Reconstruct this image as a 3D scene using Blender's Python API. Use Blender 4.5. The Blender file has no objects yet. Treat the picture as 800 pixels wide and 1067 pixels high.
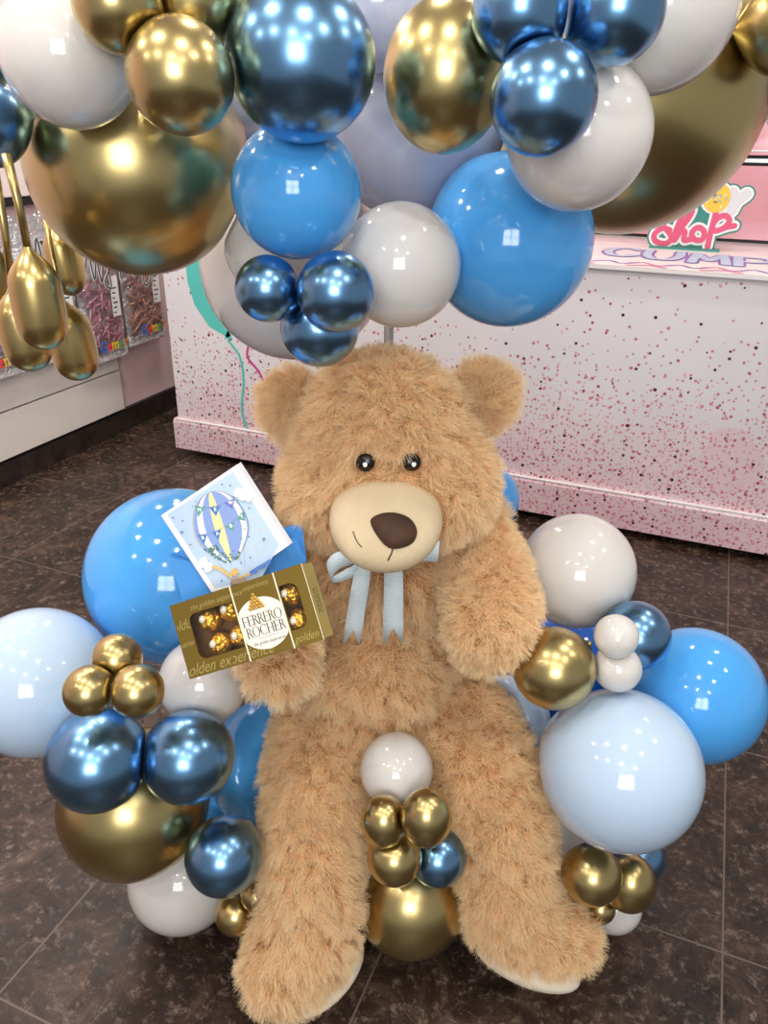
import bpy, bmesh, math, random
import numpy as np
from mathutils import Vector, Matrix, noise
from mathutils.bvhtree import BVHTree
random.seed(7)
COL = bpy.context.scene.collection
PI = math.pi

# ---------------------------------------------------------------- camera model (800 x 1067, focal 800 px)
F, PITCH, ROLL, CAM_H, YAW = 800.0, math.radians(26), math.radians(1.0), 1.5, math.radians(22)
CY, SY = math.cos(YAW), math.sin(YAW)
def ray_yaw(px, py):
    a = (px - 400) / F; b = -(py - 533.5) / F
    c, s = math.cos(ROLL), math.sin(ROLL)
    a, b = a * c - b * s, a * s + b * c
    return Vector((a, math.cos(PITCH) + b * math.sin(PITCH), -math.sin(PITCH) + b * math.cos(PITCH)))
def to_world(v):
    return Vector((v[0] * CY - v[1] * SY, v[0] * SY + v[1] * CY, v[2]))
def PC(px, py, w):
    """point on the sight line, w metres in front of the camera (floor distance), camera-yaw frame"""
    r = ray_yaw(px, py); r = r * (w / r.y)
    return Vector((r.x, r.y, r.z + CAM_H))
def PW(px, py, w): return to_world(PC(px, py, w))
def on_plane(ax, val, px, py):
    r = to_world(ray_yaw(px, py)); o = Vector((0, 0, CAM_H))
    return o + r * ((val - o[ax]) / r[ax])
def scale_at(px, py, w): return (w / ray_yaw(px, py).y) / F       # metres per pixel

# ---------------------------------------------------------------- helpers
def lin(c):
    return tuple((x / 255 / 12.92) if x / 255 <= .04045 else ((x / 255 + .055) / 1.055) ** 2.4 for x in c[:3]) + (1,)
def new_mat(name):
    m = bpy.data.materials.new(name); m.use_nodes = True
    return m, m.node_tree.nodes, m.node_tree.links, m.node_tree.nodes['Principled BSDF']
def mat(name, rgb, rough=.5, metal=0, coat=0, coat_r=.05, spec=.5, sss=0, trans=0, emit=0, bump=None, var=None):
    m, n, l, p = new_mat(name)
    c = lin(rgb)
    p.inputs['Base Color'].default_value = c
    p.inputs['Roughness'].default_value = rough; p.inputs['Metallic'].default_value = metal
    p.inputs['Coat Weight'].default_value = coat; p.inputs['Coat Roughness'].default_value = coat_r
    p.inputs['Specular IOR Level'].default_value = spec
    if sss:
        p.inputs['Subsurface Weight'].default_value = sss; p.inputs['Subsurface Radius'].default_value = (.03, .03, .03)
        p.inputs['Subsurface Scale'].default_value = .6
    if trans: p.inputs['Transmission Weight'].default_value = trans
    if emit:
        p.inputs['Emission Color'].default_value = c; p.inputs['Emission Strength'].default_value = emit
    tc = None
    if bump or var:
        tc = n.new('ShaderNodeTexCoord')
    if bump:
        t = n.new('ShaderNodeTexNoise'); t.inputs['Scale'].default_value = bump[0]; t.inputs['Detail'].default_value = 5
        b = n.new('ShaderNodeBump'); b.inputs['Strength'].default_value = bump[1]; b.inputs['Distance'].default_value = bump[2]
        l.new(tc.outputs['Object'], t.inputs['Vector']); l.new(t.outputs['Fac'], b.inputs['Height']); l.new(b.outputs['Normal'], p.inputs['Normal'])
    if var:
        t = n.new('ShaderNodeTexNoise'); t.inputs['Scale'].default_value = var[0]; t.inputs['Detail'].default_value = 4
        r = n.new('ShaderNodeValToRGB'); r.color_ramp.elements[0].position = .3; r.color_ramp.elements[1].position = .7
        r.color_ramp.elements[0].color = lin(var[1]); r.color_ramp.elements[1].color = c
        l.new(tc.outputs['Object'], t.inputs['Vector']); l.new(t.outputs['Fac'], r.inputs['Fac']); l.new(r.outputs['Color'], p.inputs['Base Color'])
    return m
def link(name, me, mats, parent=None):
    o = bpy.data.objects.new(name, me); COL.objects.link(o)
    for m in (mats if isinstance(mats, (list, tuple)) else [mats]): me.materials.append(m)
    if parent: o.parent = parent
    return o
def obj(name, bm, mats, parent=None, smooth=False, mw=None):
    bmesh.ops.recalc_face_normals(bm, faces=bm.faces)
    me = bpy.data.meshes.new(name); bm.to_mesh(me); bm.free()
    if smooth:
        for p in me.polygons: p.use_smooth = True
    o = link(name, me, mats, parent)
    if mw is not None: o.matrix_world = mw
    return o
def tag(o, label=None, cat=None, group=None, kind=None):
    if label: o['label'] = label
    if cat: o['category'] = cat
    if group: o['group'] = group
    if kind: o['kind'] = kind
    return o
def thing(name, label, cat, loc=(0, 0, 0), rotz=0, group=None, mw=None):
    o = bpy.data.objects.new(name, None); o.empty_display_size = .05; COL.objects.link(o)
    if mw is not None: o.matrix_world = mw
    else: o.location = loc; o.rotation_euler = (0, 0, rotz)
    return tag(o, label, cat, group)
def box(bm, lo, hi, mi=0, bev=0):
    g = bmesh.ops.create_cube(bm, size=1)
    c = [(a + b) / 2 for a, b in zip(lo, hi)]; s = [b - a for a, b in zip(lo, hi)]
    for v in g['verts']: v.co = Vector((c[0] + v.co.x * s[0], c[1] + v.co.y * s[1], c[2] + v.co.z * s[2]))
    fs = list({f for v in g['verts'] for f in v.link_faces})
    for f in fs: f.material_index = mi
    if bev:
        bmesh.ops.bevel(bm, geom=list({e for f in fs for e in f.edges}), offset=bev, segments=2, affect='EDGES', profile=.5)
    return fs
def tube(bm, pts, r, seg=10, mi=0, cap=True):
    """tube through points; r is one radius or one per point"""
    pts = [Vector(p) for p in pts]; rs = r if isinstance(r, (list, tuple)) else [r] * len(pts)
    rings = []; up = None
    for i, p in enumerate(pts):
        t = (pts[min(i + 1, len(pts) - 1)] - pts[max(i - 1, 0)]).normalized()
        if up is None: up = t.orthogonal().normalized()
        up = (up - t * up.dot(t)).normalized(); s = t.cross(up)
        rings.append([bm.verts.new(p + (up * math.cos(2 * PI * k / seg) + s * math.sin(2 * PI * k / seg)) * rs[i]) for k in range(seg)])
    for a, b in zip(rings, rings[1:]):
        for k in range(seg):
            f = bm.faces.new((a[k], a[(k + 1) % seg], b[(k + 1) % seg], b[k])); f.material_index = mi; f.smooth = True
    if cap:
        for ring, q in ((rings[0], 0), (rings[-1], 1)):
            f = bm.faces.new(ring); f.material_index = mi
def lathe(bm, prof, mw, seg=32, mi=0):
    """prof: list of (radius, height) along local z"""
    rings = []
    for r, z in prof:
        if r < 1e-6: rings.append([bm.verts.new(mw @ Vector((0, 0, z)))])
        else: rings.append([bm.verts.new(mw @ Vector((r * math.cos(2 * PI * k / seg), r * math.sin(2 * PI * k / seg), z))) for k in range(seg)])
    for a, b in zip(rings, rings[1:]):
        for k in range(seg):
            q = []
            for v in (a[k % len(a)], a[(k + 1) % len(a)], b[(k + 1) % len(b)], b[k % len(b)]):
                if v not in q: q.append(v)
            if len(q) > 2:
                f = bm.faces.new(q); f.material_index = mi; f.smooth = True
def poly(bm, pts, z=0, mi=0, th=0):
    vs = [bm.verts.new((p[0], p[1], z)) for p in pts]
    f = bm.faces.new(vs); f.material_index = mi
    if f.normal.z < 0: f.normal_flip()
    if th:
        r = bmesh.ops.extrude_face_region(bm, geom=[f])
        for v in r['geom']:
            if isinstance(v, bmesh.types.BMVert): v.co.z += th
        for v in r['geom']:
            if isinstance(v, bmesh.types.BMFace): v.material_index = mi
    return f
def disc(bm, c, rx, ry=None, z=0, mi=0, seg=28, a0=0, th=0, rot=0):
    ry = ry or rx; cr, sr = math.cos(rot), math.sin(rot)
    pts = []
    for k in range(seg):
        x, y = rx * math.cos(2 * PI * k / seg + a0), ry * math.sin(2 * PI * k / seg + a0)
        pts.append((c[0] + x * cr - y * sr, c[1] + x * sr + y * cr))
    return poly(bm, pts, z, mi, th)
STACK = 0
def stroke(bm, pts, wd, z=0, mi=0, th=0, step=None, dz=0.0):
    """pen stroke through points (Catmull-Rom), flat in xy"""
    P = [Vector((p[0], p[1])) for p in pts]; Q = []
    for i in range(len(P) - 1):
        p0, p1, p2, p3 = P[max(i - 1, 0)], P[i], P[i + 1], P[min(i + 2, len(P) - 1)]
        for k in range(6):
            t = k / 6
            Q.append(.5 * ((2 * p1) + (p2 - p0) * t + (2 * p0 - 5 * p1 + 4 * p2 - p3) * t * t + (3 * p1 - p0 - 3 * p2 + p3) * t ** 3))
    Q.append(P[-1])
    global STACK
    n = len(Q); L, R = [], []
    for i in range(n):
        t = Q[min(i + 1, n - 1)] - Q[max(i - 1, 0)]
        if t.length < 1e-9: t = Vector((1, 0))
        t.normalize(); nn = Vector((-t.y, t.x)) * wd / 2
        L.append(Q[i] + nn); R.append(Q[i] - nn)
    for i in range(n - 1):
        STACK = (STACK + 1) % 400
        poly(bm, [L[i], R[i], R[i + 1], L[i + 1]], z + STACK * 1.5e-6, mi)
        if wd > .004: STACK = (STACK + 1) % 400; disc(bm, Q[i], wd / 2, z=z + STACK * 1.5e-6, mi=mi, seg=14)
    for q in (Q[0], Q[-1]): STACK = (STACK + 1) % 400; disc(bm, q, wd / 2, z=z + STACK * 1.5e-6, mi=mi, seg=14)
def text_into(bm, s, size, mw, mi=0, shear=0, align='CENTER', bold=0, space=1, xs=1):
    cu = bpy.data.curves.new('lettering', 'FONT'); cu.body = s; cu.size = size; cu.align_x = align; cu.align_y = 'CENTER'
    cu.shear = shear; cu.offset = bold; cu.space_character = space; cu.resolution_u = 3
    o = bpy.data.objects.new('lettering', cu); COL.objects.link(o)
    dg = bpy.context.evaluated_depsgraph_get(); me = bpy.data.meshes.new_from_object(o.evaluated_get(dg))
    me.transform(mw @ Matrix.Diagonal((xs, 1, 1, 1)))
    n0 = len(bm.faces); bm.from_mesh(me); bm.faces.ensure_lookup_table()
    for f in bm.faces[n0:]: f.material_index = mi
    bpy.data.objects.remove(o); bpy.data.curves.remove(cu); bpy.data.meshes.remove(me)
def bake(bm, voxel, smooth_it, name):
    """one continuous skin from overlapping volumes"""
    me = bpy.data.meshes.new(name); bm.to_mesh(me); bm.free()
    o = bpy.data.objects.new(name, me); COL.objects.link(o)
    r = o.modifiers.new('r', 'REMESH'); r.mode = 'VOXEL'; r.voxel_size = voxel
    s = o.modifiers.new('s', 'SMOOTH'); s.factor = .5; s.iterations = smooth_it
    dg = bpy.context.evaluated_depsgraph_get(); out = bpy.data.meshes.new_from_object(o.evaluated_get(dg))
    bpy.data.objects.remove(o); bpy.data.meshes.remove(me)
    for p in out.polygons: p.use_smooth = True
    out.name = name
    return out
def ell(bm, c, r, rot=None, seg=24):
    r = r if isinstance(r, (tuple, list)) else (r, r, r)
    M = Matrix.Translation(c) @ (rot.to_4x4() if rot else Matrix.Identity(4)) @ Matrix.Diagonal((*r, 1))
    return bmesh.ops.create_uvsphere(bm, u_segments=seg, v_segments=seg // 2 + 2, radius=1, matrix=M)
def limb(bm, chain, n=7):
    for (p, r), (q, s) in zip(chain, chain[1:]):
        for k in range(n + 1):
            t = k / n
            ell(bm, Vector(p).lerp(Vector(q), t), r + (s - r) * t, seg=18)
def frame(origin, xa, ya):
    """matrix whose x, y follow the two given directions"""
    x = Vector(xa).normalized(); z = x.cross(Vector(ya)).normalized(); y = z.cross(x)
    return Matrix(((x.x, y.x, z.x, origin[0]), (x.y, y.y, z.y, origin[1]), (x.z, y.z, z.z, origin[2]), (0, 0, 0, 1)))

# ---------------------------------------------------------------- room: setting
def floor_material():
    m, n, l, p = new_mat('slate_tiles')
    tc = n.new('ShaderNodeTexCoord'); sep = n.new('ShaderNodeSeparateXYZ'); l.new(tc.outputs['Object'], sep.inputs[0])
    def math_(op, a, b=None, c=None):
        k = n.new('ShaderNodeMath'); k.operation = op
        for i, v in enumerate((a, b, c)):
            if v is None: continue
            if isinstance(v, (int, float)): k.inputs[i].default_value = v
            else: l.new(v, k.inputs[i])
        return k.outputs[0]
    def line(axis, off):
        t = math_('FRACT', math_('DIVIDE', math_('SUBTRACT', axis, off), .648))
        d = math_('ABSOLUTE', math_('SUBTRACT', t, .5))
        return math_('GREATER_THAN', d, .5 - .0032)
    grout = math_('MAXIMUM', line(sep.outputs['X'], -1.02), line(sep.outputs['Y'], .575))
    n1 = n.new('ShaderNodeTexNoise'); n1.inputs['Scale'].default_value = 7; n1.inputs['Detail'].default_value = 10; n1.inputs['Roughness'].default_value = .8; n1.inputs['Distortion'].default_value = .7
    n2 = n.new('ShaderNodeTexNoise'); n2.inputs['Scale'].default_value = 34; n2.inputs['Detail'].default_value = 12; n2.inputs['Roughness'].default_value = .82; n2.inputs['Distortion'].default_value = .25
    for q in (n1, n2): l.new(tc.outputs['Object'], q.inputs['Vector'])
    r1 = n.new('ShaderNodeValToRGB'); e = r1.color_ramp.elements
    e[0].position = .38; e[0].color = lin((27, 20, 16)); e[1].position = .68; e[1].color = lin((98, 77, 63))
    k = e.new(.52); k.color = lin((54, 39, 31))
    r2 = n.new('ShaderNodeValToRGB'); e = r2.color_ramp.elements
    e[0].position = .525; e[0].color = (0, 0, 0, 1); e[1].position = .63; e[1].color = (1, 1, 1, 1)
    l.new(n1.outputs['Fac'], r1.inputs['Fac']); l.new(n2.outputs['Fac'], r2.inputs['Fac'])
    mx = n.new('ShaderNodeMix'); mx.data_type = 'RGBA'; mx.inputs['B'].default_value = lin((150, 132, 118))
    l.new(math_('MULTIPLY', r2.outputs['Color'], .55), mx.inputs['Factor']); l.new(r1.outputs['Color'], mx.inputs['A'])
    mg = n.new('ShaderNodeMix'); mg.data_type = 'RGBA'; mg.inputs['B'].default_value = lin((106, 92, 84))
    l.new(grout, mg.inputs['Factor']); l.new(mx.outputs['Result'], mg.inputs['A']); l.new(mg.outputs['Result'], p.inputs['Base Color'])
    b = n.new('ShaderNodeBump'); b.inputs['Strength'].default_value = .55; b.inputs['Distance'].default_value = .004
    hh = math_('SUBTRACT', math_('ADD', n1.outputs['Fac'], math_('MULTIPLY', n2.outputs['Fac'], .6)), math_('MULTIPLY', grout, .8))
    l.new(hh, b.inputs['Height']); l.new(b.outputs['Normal'], p.inputs['Normal'])
    p.inputs['Roughness'].default_value = .23; p.inputs['Specular IOR Level'].default_value = .38
    return m
M_slate = floor_material()
M_pink_plaster = mat('pink_plaster', (228, 200, 200), .8, bump=(90, .5, .006))
M_white_wall = mat('white_wall', (226, 222, 220), .7)
M_ceiling = mat('white_ceiling', (232, 230, 226), .9)
M_cream_panel = mat('cream_panel', (228, 220, 212), .35)
M_black = mat('black_gap_and_shadow', (14, 13, 14), .5)
M_skirt = mat('dark_stone_skirting', (58, 48, 43), .35, bump=(30, .4, .004), var=(18, (26, 20, 18)))

def struct(name, lo, hi, m):
    bm = bmesh.new(); box(bm, lo, hi)
    return tag(obj(name, bm, m), kind='structure')
struct('floor', (-3.1, -2.5, -.06), (3.2, 5.2, 0), M_slate)
struct('wall_left', (-3.0, -2.5, 0), (-2.905, 5.2, 2.8), M_pink_plaster)
struct('wall_back', (-2.905, 5.0, 0), (3.2, 5.1, 2.8), M_white_wall)
struct('ceiling', (-3.1, -2.5, 2.8), (3.2, 5.2, 2.86), M_ceiling)
bm = bmesh.new(); box(bm, (-2.904, 0, 0), (-2.868, 5.0, .108)); box(bm, (-2.904, 0, .108), (-2.874, 5.0, .116), 1)  # black strip on top stands in for the shadow line
tag(obj('baseboard_left', bm, [M_skirt, M_black]), kind='structure')

# low cream drawer unit against the pink wall
du = thing('drawer_unit', 'low cream drawer unit along the pink wall, under the foil packets', 'cabinet', (-2.88, 2.2, .12))
def child_box(name, lo, hi, m, par, bev=0, off=(0, 0, 0)):
    bm = bmesh.new(); o = par.location
    box(bm, [a - b for a, b in zip(lo, o)], [a - b for a, b in zip(hi, o)], 0, bev)
    return obj(name, bm, m, par)
child_box('carcass', (-2.904, .6, .122), (-2.885, 3.235, .56), M_black, du)
child_box('drawer', (-2.885, .6, .126), (-2.868, 3.232, .340), M_cream_panel, du, .002)
child_box('drawer', (-2.885, .6, .348), (-2.868, 3.232, .555), M_cream_panel, du, .002)
child_box('side_panel', (-2.885, 3.233, .122), (-2.872, 3.243, .56), mat('grey_edge', (170, 158, 155), .4), du)

# shelf with white panel and black lower edge, above the packets
sh = thing('wall_shelf', 'white panelled wall shelf with a black lower edge above the foil packets', 'shelf', (-2.85, 2.4, 1.2))
child_box('panel', (-2.904, 1.6, 1.24), (-2.872, 3.05, 1.75), mat('shelf_white', (222, 208, 204), .5), sh, .004)
child_box('edge_strip', (-2.904, 1.6, 1.205), (-2.866, 3.05, 1.235), M_black, sh)

# foil packets of modelling balloons hanging under the shelf
def film_mat(name, mix, bump):
    m, n, l, p = new_mat(name)
    t = n.new('ShaderNodeBsdfTransparent'); g = n.new('ShaderNodeBsdfGlossy'); g.inputs['Roughness'].default_value = .12
    mx = n.new('ShaderNodeMixShader'); mx.inputs[0].default_value = mix
    tc = n.new('ShaderNodeTexCoord'); ns = n.new('ShaderNodeTexNoise'); ns.inputs['Scale'].default_value = 22; ns.inputs['Detail'].default_value = 3
    b = n.new('ShaderNodeBump'); b.inputs['Strength'].default_value = bump; b.inputs['Distance'].default_value = .02
    l.new(tc.outputs['Object'], ns.inputs['Vector']); l.new(ns.outputs['Fac'], b.inputs['Height']); l.new(b.outputs['Normal'], g.inputs['Normal'])
    l.new(t.outputs[0], mx.inputs[1]); l.new(g.outputs[0], mx.inputs[2]); l.new(mx.outputs[0], n['Material Output'].inputs['Surface'])
    return m
M_film = film_mat('clear_film', .3, 1.0); M_film2 = film_mat('box_window_film', .05, .06)
M_silver = mat('silver_foil', (222, 218, 220), .4, .3, bump=(26, .9, .03))
M_lab = mat('white_sticker', (232, 230, 228), .5)
M_ink = mat('dark_ink', (52, 44, 44), .6)
M_lc = [mat('ink_%s' % k, c, .5) for k, c in dict(blue=(60, 110, 190), red=(215, 70, 80), yellow=(235, 190, 60), green=(90, 170, 90), orange=(235, 140, 60)).items()]
def packet(y0, y1, z0, z1, colour, label, seed, word, show):
    rnd = random.Random(seed)
    cy, cz, hw, hh = (y0 + y1) / 2, (z0 + z1) / 2, (y1 - y0) / 2 * .955, (z1 - z0) / 2
    t = thing('hanging_foil_packet', label, 'balloon packet', (-2.825, cy, cz), 0, 'packets of modelling balloons hanging on the wall')
    # local frame: y across, z up, x towards the room
    nb = 18
    def pillow(sgn, depth):
        bm = bmesh.new(); grid = {}
        for i in range(nb + 1):
            for j in range(nb + 1):
                a, b = i / nb * 2 - 1, j / nb * 2 - 1
                d = depth * max(0, (1 - a ** 4)) ** .6 * max(0, (1 - b ** 4)) ** .6
                w = noise.noise(Vector((a * 3, b * 3, seed * 3.1))) * .012
                yy = a * hw * (1 + .04 * noise.noise(Vector((b * 3, seed, 0))))
                grid[i, j] = bm.verts.new((sgn * (d + w * (d / depth)), yy, b * hh + .02 * noise.noise(Vector((a * 2, seed * 2, 5)))))
        for i in range(nb):
            for j in range(nb):
                bm.faces.new((grid[i, j], grid[i + 1, j], grid[i + 1, j + 1], grid[i, j + 1]))
        return bm
    obj('foil_back', pillow(-1, .012), M_silver, t, True)
    bm = bmesh.new()
    for k in range(90):
        y, z = rnd.uniform(-hw * .82, hw * .82), rnd.uniform(-hh * .82, hh * .35)
        a = rnd.uniform(0, PI); L = rnd.uniform(.05, .11); x = rnd.uniform(.006, .024)
        d = Vector((rnd.uniform(-.1, .1), math.cos(a), math.sin(a))) * L / 2
        c = Vector((x, max(-hw * .8 + abs(d.y), min(hw * .8 - abs(d.y), y)), z))
        tube(bm, [c - d, c, c + d], .007, 6)
    tag(obj('balloon_strips', bm, mat('strips', colour, .3, .35), t), kind='stuff')
    obj('film', pillow(1, .045), M_film, t, True)
    bm = bmesh.new(); box(bm, (.046, hw * .25, -hh * .35), (.048, hw * .62, hh * .25)); 
    for k in range(6): box(bm, (.048, hw * .30, -hh * .30 + k * .024), (.0485, hw * (.4 + .12 * ((k * 7) % 3) / 2), -hh * .30 + k * .024 + .007), 1)
    obj('sticker', bm, [M_lab, M_ink], t)
    bm = bmesh.new(); box(bm, (-.01, -hw, -hh * 1.03), (.014, hw, -hh * .86), 0, .005)
    obj('bottom_seal', bm, M_silver, t)
    # coloured maker's lettering along the bottom seal
    Mx = Matrix(((0, 0, 1, .05), (1, 0, 0, 0), (0, 1, 0, 0), (0, 0, 0, 1)))
    bm = bmesh.new()
    for k, ch in enumerate('Gemar'):
        text_into(bm, ch, .075, Matrix.Translation((.006, -.075 + k * .042, -hh * .76)) @ Mx, mi=k, bold=.003)
    obj('lettering', bm, M_lc, t)
    bm = bmesh.new()       # silver outlined script on the upper half
    pts = show
    Sx = Mx
    s0 = bmesh.new(); stroke(s0, pts, .019, 0, 0); stroke(s0, pts, .009, .002, 1)
    for v in s0.verts: v.co = Matrix.Translation((.002, 0, hh * .35)) @ Sx @ v.co
    obj('script', s0, [M_lab, mat('script_grey', (92, 86, 90), .3, .5)], t)
wv = [(-.13, .0), (-.09, .10), (-.07, -.03), (-.04, .06), (-.02, -.05), (.02, .1), (.04, -.08), (.0, -.05), (.07, .03), (.11, .1), (.12, -.05)]
wv2 = [(-.13, .06), (-.1, -.05), (-.06, .12), (-.03, -.1), (.03, -.06), (.02, .07), (-.04, .1), (.06, .02), (.08, -.02), (.12, .08)]
packet(2.26, 2.60, .52, 1.17, (190, 188, 192), 'silver foil packet with script print, half hidden behind the hanging gold balloons', 1, '', wv)
packet(2.60, 2.95, .52, 1.17, (186, 184, 190), 'grey foil packet hanging just below the black shelf edge', 2, '', wv2)
packet(2.95, 3.265, .44, 1.10, (205, 140, 160), 'foil packet of pink balloon strips hanging beside the rose gold packet', 3, '', wv)
packet(3.27, 3.60, .47, 1.08, (196, 140, 118), 'foil packet of rose gold balloon strips hanging closest to the counter', 4, '', wv2)

# ---------------------------------------------------------------- party counter
def confetti_mat():
    m, n, l, p = new_mat('confetti_print')
    tc = n.new('ShaderNodeTexCoord'); sep = n.new('ShaderNodeSeparateXYZ'); l.new(tc.outputs['Object'], sep.inputs[0])
    def math_(op, a, b=None, c=None, clamp=False):
        k = n.new('ShaderNodeMath'); k.operation = op; k.use_clamp = clamp
        for i, v in enumerate((a, b, c)):
            if v is None: continue
            if isinstance(v, (int, float)): k.inputs[i].default_value = v
            else: l.new(v, k.inputs[i])
        return k.outputs[0]
    def mapr(v, a, b, c, d):
        k = n.new('ShaderNodeMapRange'); l.new(v, k.inputs['Value'])
        for nm, q in zip(('From Min', 'From Max', 'To Min', 'To Max'), (a, b, c, d)): k.inputs[nm].default_value = q
        return k.outputs['Result']
    soft = n.new('ShaderNodeTexNoise'); soft.inputs['Scale'].default_value = 3.2; soft.inputs['Detail'].default_value = 2; l.new(tc.outputs['Object'], soft.inputs['Vector'])
    hgt = math_('ADD', sep.outputs['Z'], math_('MULTIPLY', math_('SUBTRACT', soft.outputs['Fac'], .5), .35))
    leftish = mapr(sep.outputs['X'], -2.4, -.9, .14, 0)
    hgt = math_('ADD', hgt, leftish)
    comb = n.new('ShaderNodeCombineXYZ'); l.new(sep.outputs['X'], comb.inputs['X']); l.new(sep.outputs['Z'], comb.inputs['Y'])
    base = None
    bc = n.new('ShaderNodeMix'); bc.data_type = 'RGBA'; bc.inputs['A'].default_value = lin((228, 225, 228)); bc.inputs['B'].default_value = lin((224, 190, 197))
    l.new(mapr(hgt, .62, .05, 0, .85), bc.inputs['Factor'])
    base = bc.outputs['Result']
    def dots(scale, seed, rad, dens_lo, dens_hi, z_lo, z_hi, col, col2, opac=1):
        nonlocal base
        v = n.new('ShaderNodeTexVoronoi'); v.voronoi_dimensions = '2D'; v.inputs['Scale'].default_value = scale
        ad = n.new('ShaderNodeVectorMath'); ad.operation = 'ADD'; ad.inputs[1].default_value = (seed * 1.37, seed * .71, 0)
        l.new(comb.outputs[0], ad.inputs[0]); l.new(ad.outputs[0], v.inputs['Vector'])
        sc = n.new('ShaderNodeSeparateColor'); l.new(v.outputs['Color'], sc.inputs[0])
        rr = math_('MULTIPLY_ADD', sc.outputs['Green'], rad * .5, rad * .6)
        ind = math_('LESS_THAN', v.outputs['Distance'], rr)
        dens = mapr(hgt, z_lo, z_hi, dens_lo, dens_hi)
        on = math_('MULTIPLY', math_('MULTIPLY', ind, math_('LESS_THAN', sc.outputs['Red'], dens)), opac)
        cm = n.new('ShaderNodeMix'); cm.data_type = 'RGBA'; cm.inputs['A'].default_value = lin(col); cm.inputs['B'].default_value = lin(col2); l.new(sc.outputs['Blue'], cm.inputs['Factor'])
        mx = n.new('ShaderNodeMix'); mx.data_type = 'RGBA'; l.new(on, mx.inputs['Factor']); l.new(base, mx.inputs['A']); l.new(cm.outputs['Result'], mx.inputs['B'])
        base = mx.outputs['Result']
    dots(3.0, 5, .42, .16, .16, 0, 1, (228, 196, 202), (222, 206, 210), .6)
    dots(64, 1, .30, .95, .0, .0, .72, (218, 160, 172), (238, 204, 208))
    dots(54, 2, .29, .9, .02, .0, .78, (204, 138, 152), (230, 186, 194))
    dots(46, 3, .27, .6, .06, .0, .85, (194, 122, 136), (226, 174, 184))
    dots(36, 6, .23, .45, .07, .0, .9, (170, 84, 102), (212, 140, 152))
    dots(25, 4, .16, .26, .07, .0, .9, (52, 32, 40), (110, 60, 72))
    l.new(base, p.inputs['Base Color'])
    p.inputs['Roughness'].default_value = .22
    return m
M_conf = confetti_mat()
M_white_gloss = mat('white_gloss', (236, 233, 232), .2)
M_alu = mat('aluminium', (196, 194, 192), .25, .9)
KX0, KX1, KY, KZ = -2.405, 2.3, 3.05, 1.085
ct = thing('party_counter', 'white shop counter printed with pink confetti dots, on castors, behind the bear', 'counter', (0, KY, 0))
def cbox(name, lo, hi, m, bev=0): return child_box(name, lo, hi, m, ct, bev)
o = cbox('front_panel', (KX0 + .02, KY + .02, .185), (KX1, KY + .05, KZ - .012), M_conf)
# a soft bevelled plinth that stands a little proud
bm = bmesh.new(); prof = [(KY + .05, .035), (KY, .035), (KY, .175), (KY + .006, .188), (KY + .022, .192), (KY + .05, .192)]
for x in (KX0, KX1): pass
vs = [[bm.verts.new((x, y - KY, z)) for y, z in prof] for x in (KX0, KX1)]
for k in range(len(prof)):
    bm.faces.new((vs[0][k], vs[0][(k + 1) % len(prof)], vs[1][(k + 1) % len(prof)], vs[1][k]))
bm.faces.new(vs[0]); bm.faces.new(vs[1][::-1])
obj('plinth', bm, M_conf, ct)
bm = bmesh.new(); box(bm, (KX0 + .02, .0015, .1895), (KX1, .0195, .1935)); obj('plinth_highlight_edge', bm, M_white_gloss, ct)  # white strip imitates light caught along the plinth's top edge
cbox('side_panel', (KX0, KY + .05, .035), (KX0 + .02, 4.3, KZ - .0125), M_conf)
cbox('underside', (KX0 + .03, KY + .06, .06), (KX1, 4.3, .09), M_black)
cbox('worktop', (KX0 - .005, KY + .004, KZ - .012), (KX1, 4.35, KZ), M_white_gloss, .002)
cbox('edge_trim', (KX0 - .008, KY, KZ - .011), (KX1, KY + .0035, KZ + .0005), M_white_gloss)
for x in (-1.95, -.45, .25, 1.4):
    bm = bmesh.new(); lathe(bm, [(0, -.012), (.026, -.012), (.03, 0), (.026, .012), (0, .012)], Matrix.Translation((x, .16, .03)) @ Matrix.Rotation(PI / 2, 4, 'Y'), 16)
    box(bm, (x - .018, .145, .035), (x + .018, .175, .062))
    obj('castor', bm, mat('castor_grey', (60, 58, 58), .4), ct)
# printed teal balloon and ribbons on the front
M_teal = mat('teal_print', (88, 200, 190), .3); M_mag = mat('magenta_print', (206, 70, 150), .3); M_yel = mat('yellow_print', (232, 205, 90), .3)
def front(px, py): q = on_plane(1, KY + .02, px, py); return (q.x, q.z)
RF = Matrix(((1, 0, 0, 0), (0, 0, -1, .02), (0, 1, 0, 0), (0, 0, 0, 1)))   # flat drawing x,y -> front panel x,z
bm = bmesh.new(); c = front(226, 272); 
pts = [front(*q) for q in ((238, 352), (218, 340), (203, 318), (195, 292), (193, 262), (200, 235), (220, 215), (248, 215), (265, 240), (268, 275), (262, 310), (250, 338))]
poly(bm, pts, .0015); q = front(238, 350); disc(bm, q, .028, z=.0015, seg=3, a0=PI / 2)
stroke(bm, [front(*q) for q in ((238, 355), (250, 372), (254, 398), (252, 425), (258, 448), (266, 462))], .012, .0016)
for v in bm.verts: v.co = RF @ v.co
obj('printed_balloon', bm, M_teal, ct)
bm = bmesh.new(); stroke(bm, [front(*q) for q in ((259, 360), (258, 372), (268, 385), (276, 400), (280, 420))], .012, .0016)
for v in bm.verts: v.co = RF @ v.co
obj('printed_ribbon', bm, M_mag, ct)
bm = bmesh.new(); stroke(bm, [front(*q) for q in ((267, 462), (270, 455), (276, 450))], .018, .0017)
for v in bm.verts: v.co = RF @ v.co
obj('printed_ribbon', bm, M_yel, ct)
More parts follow.
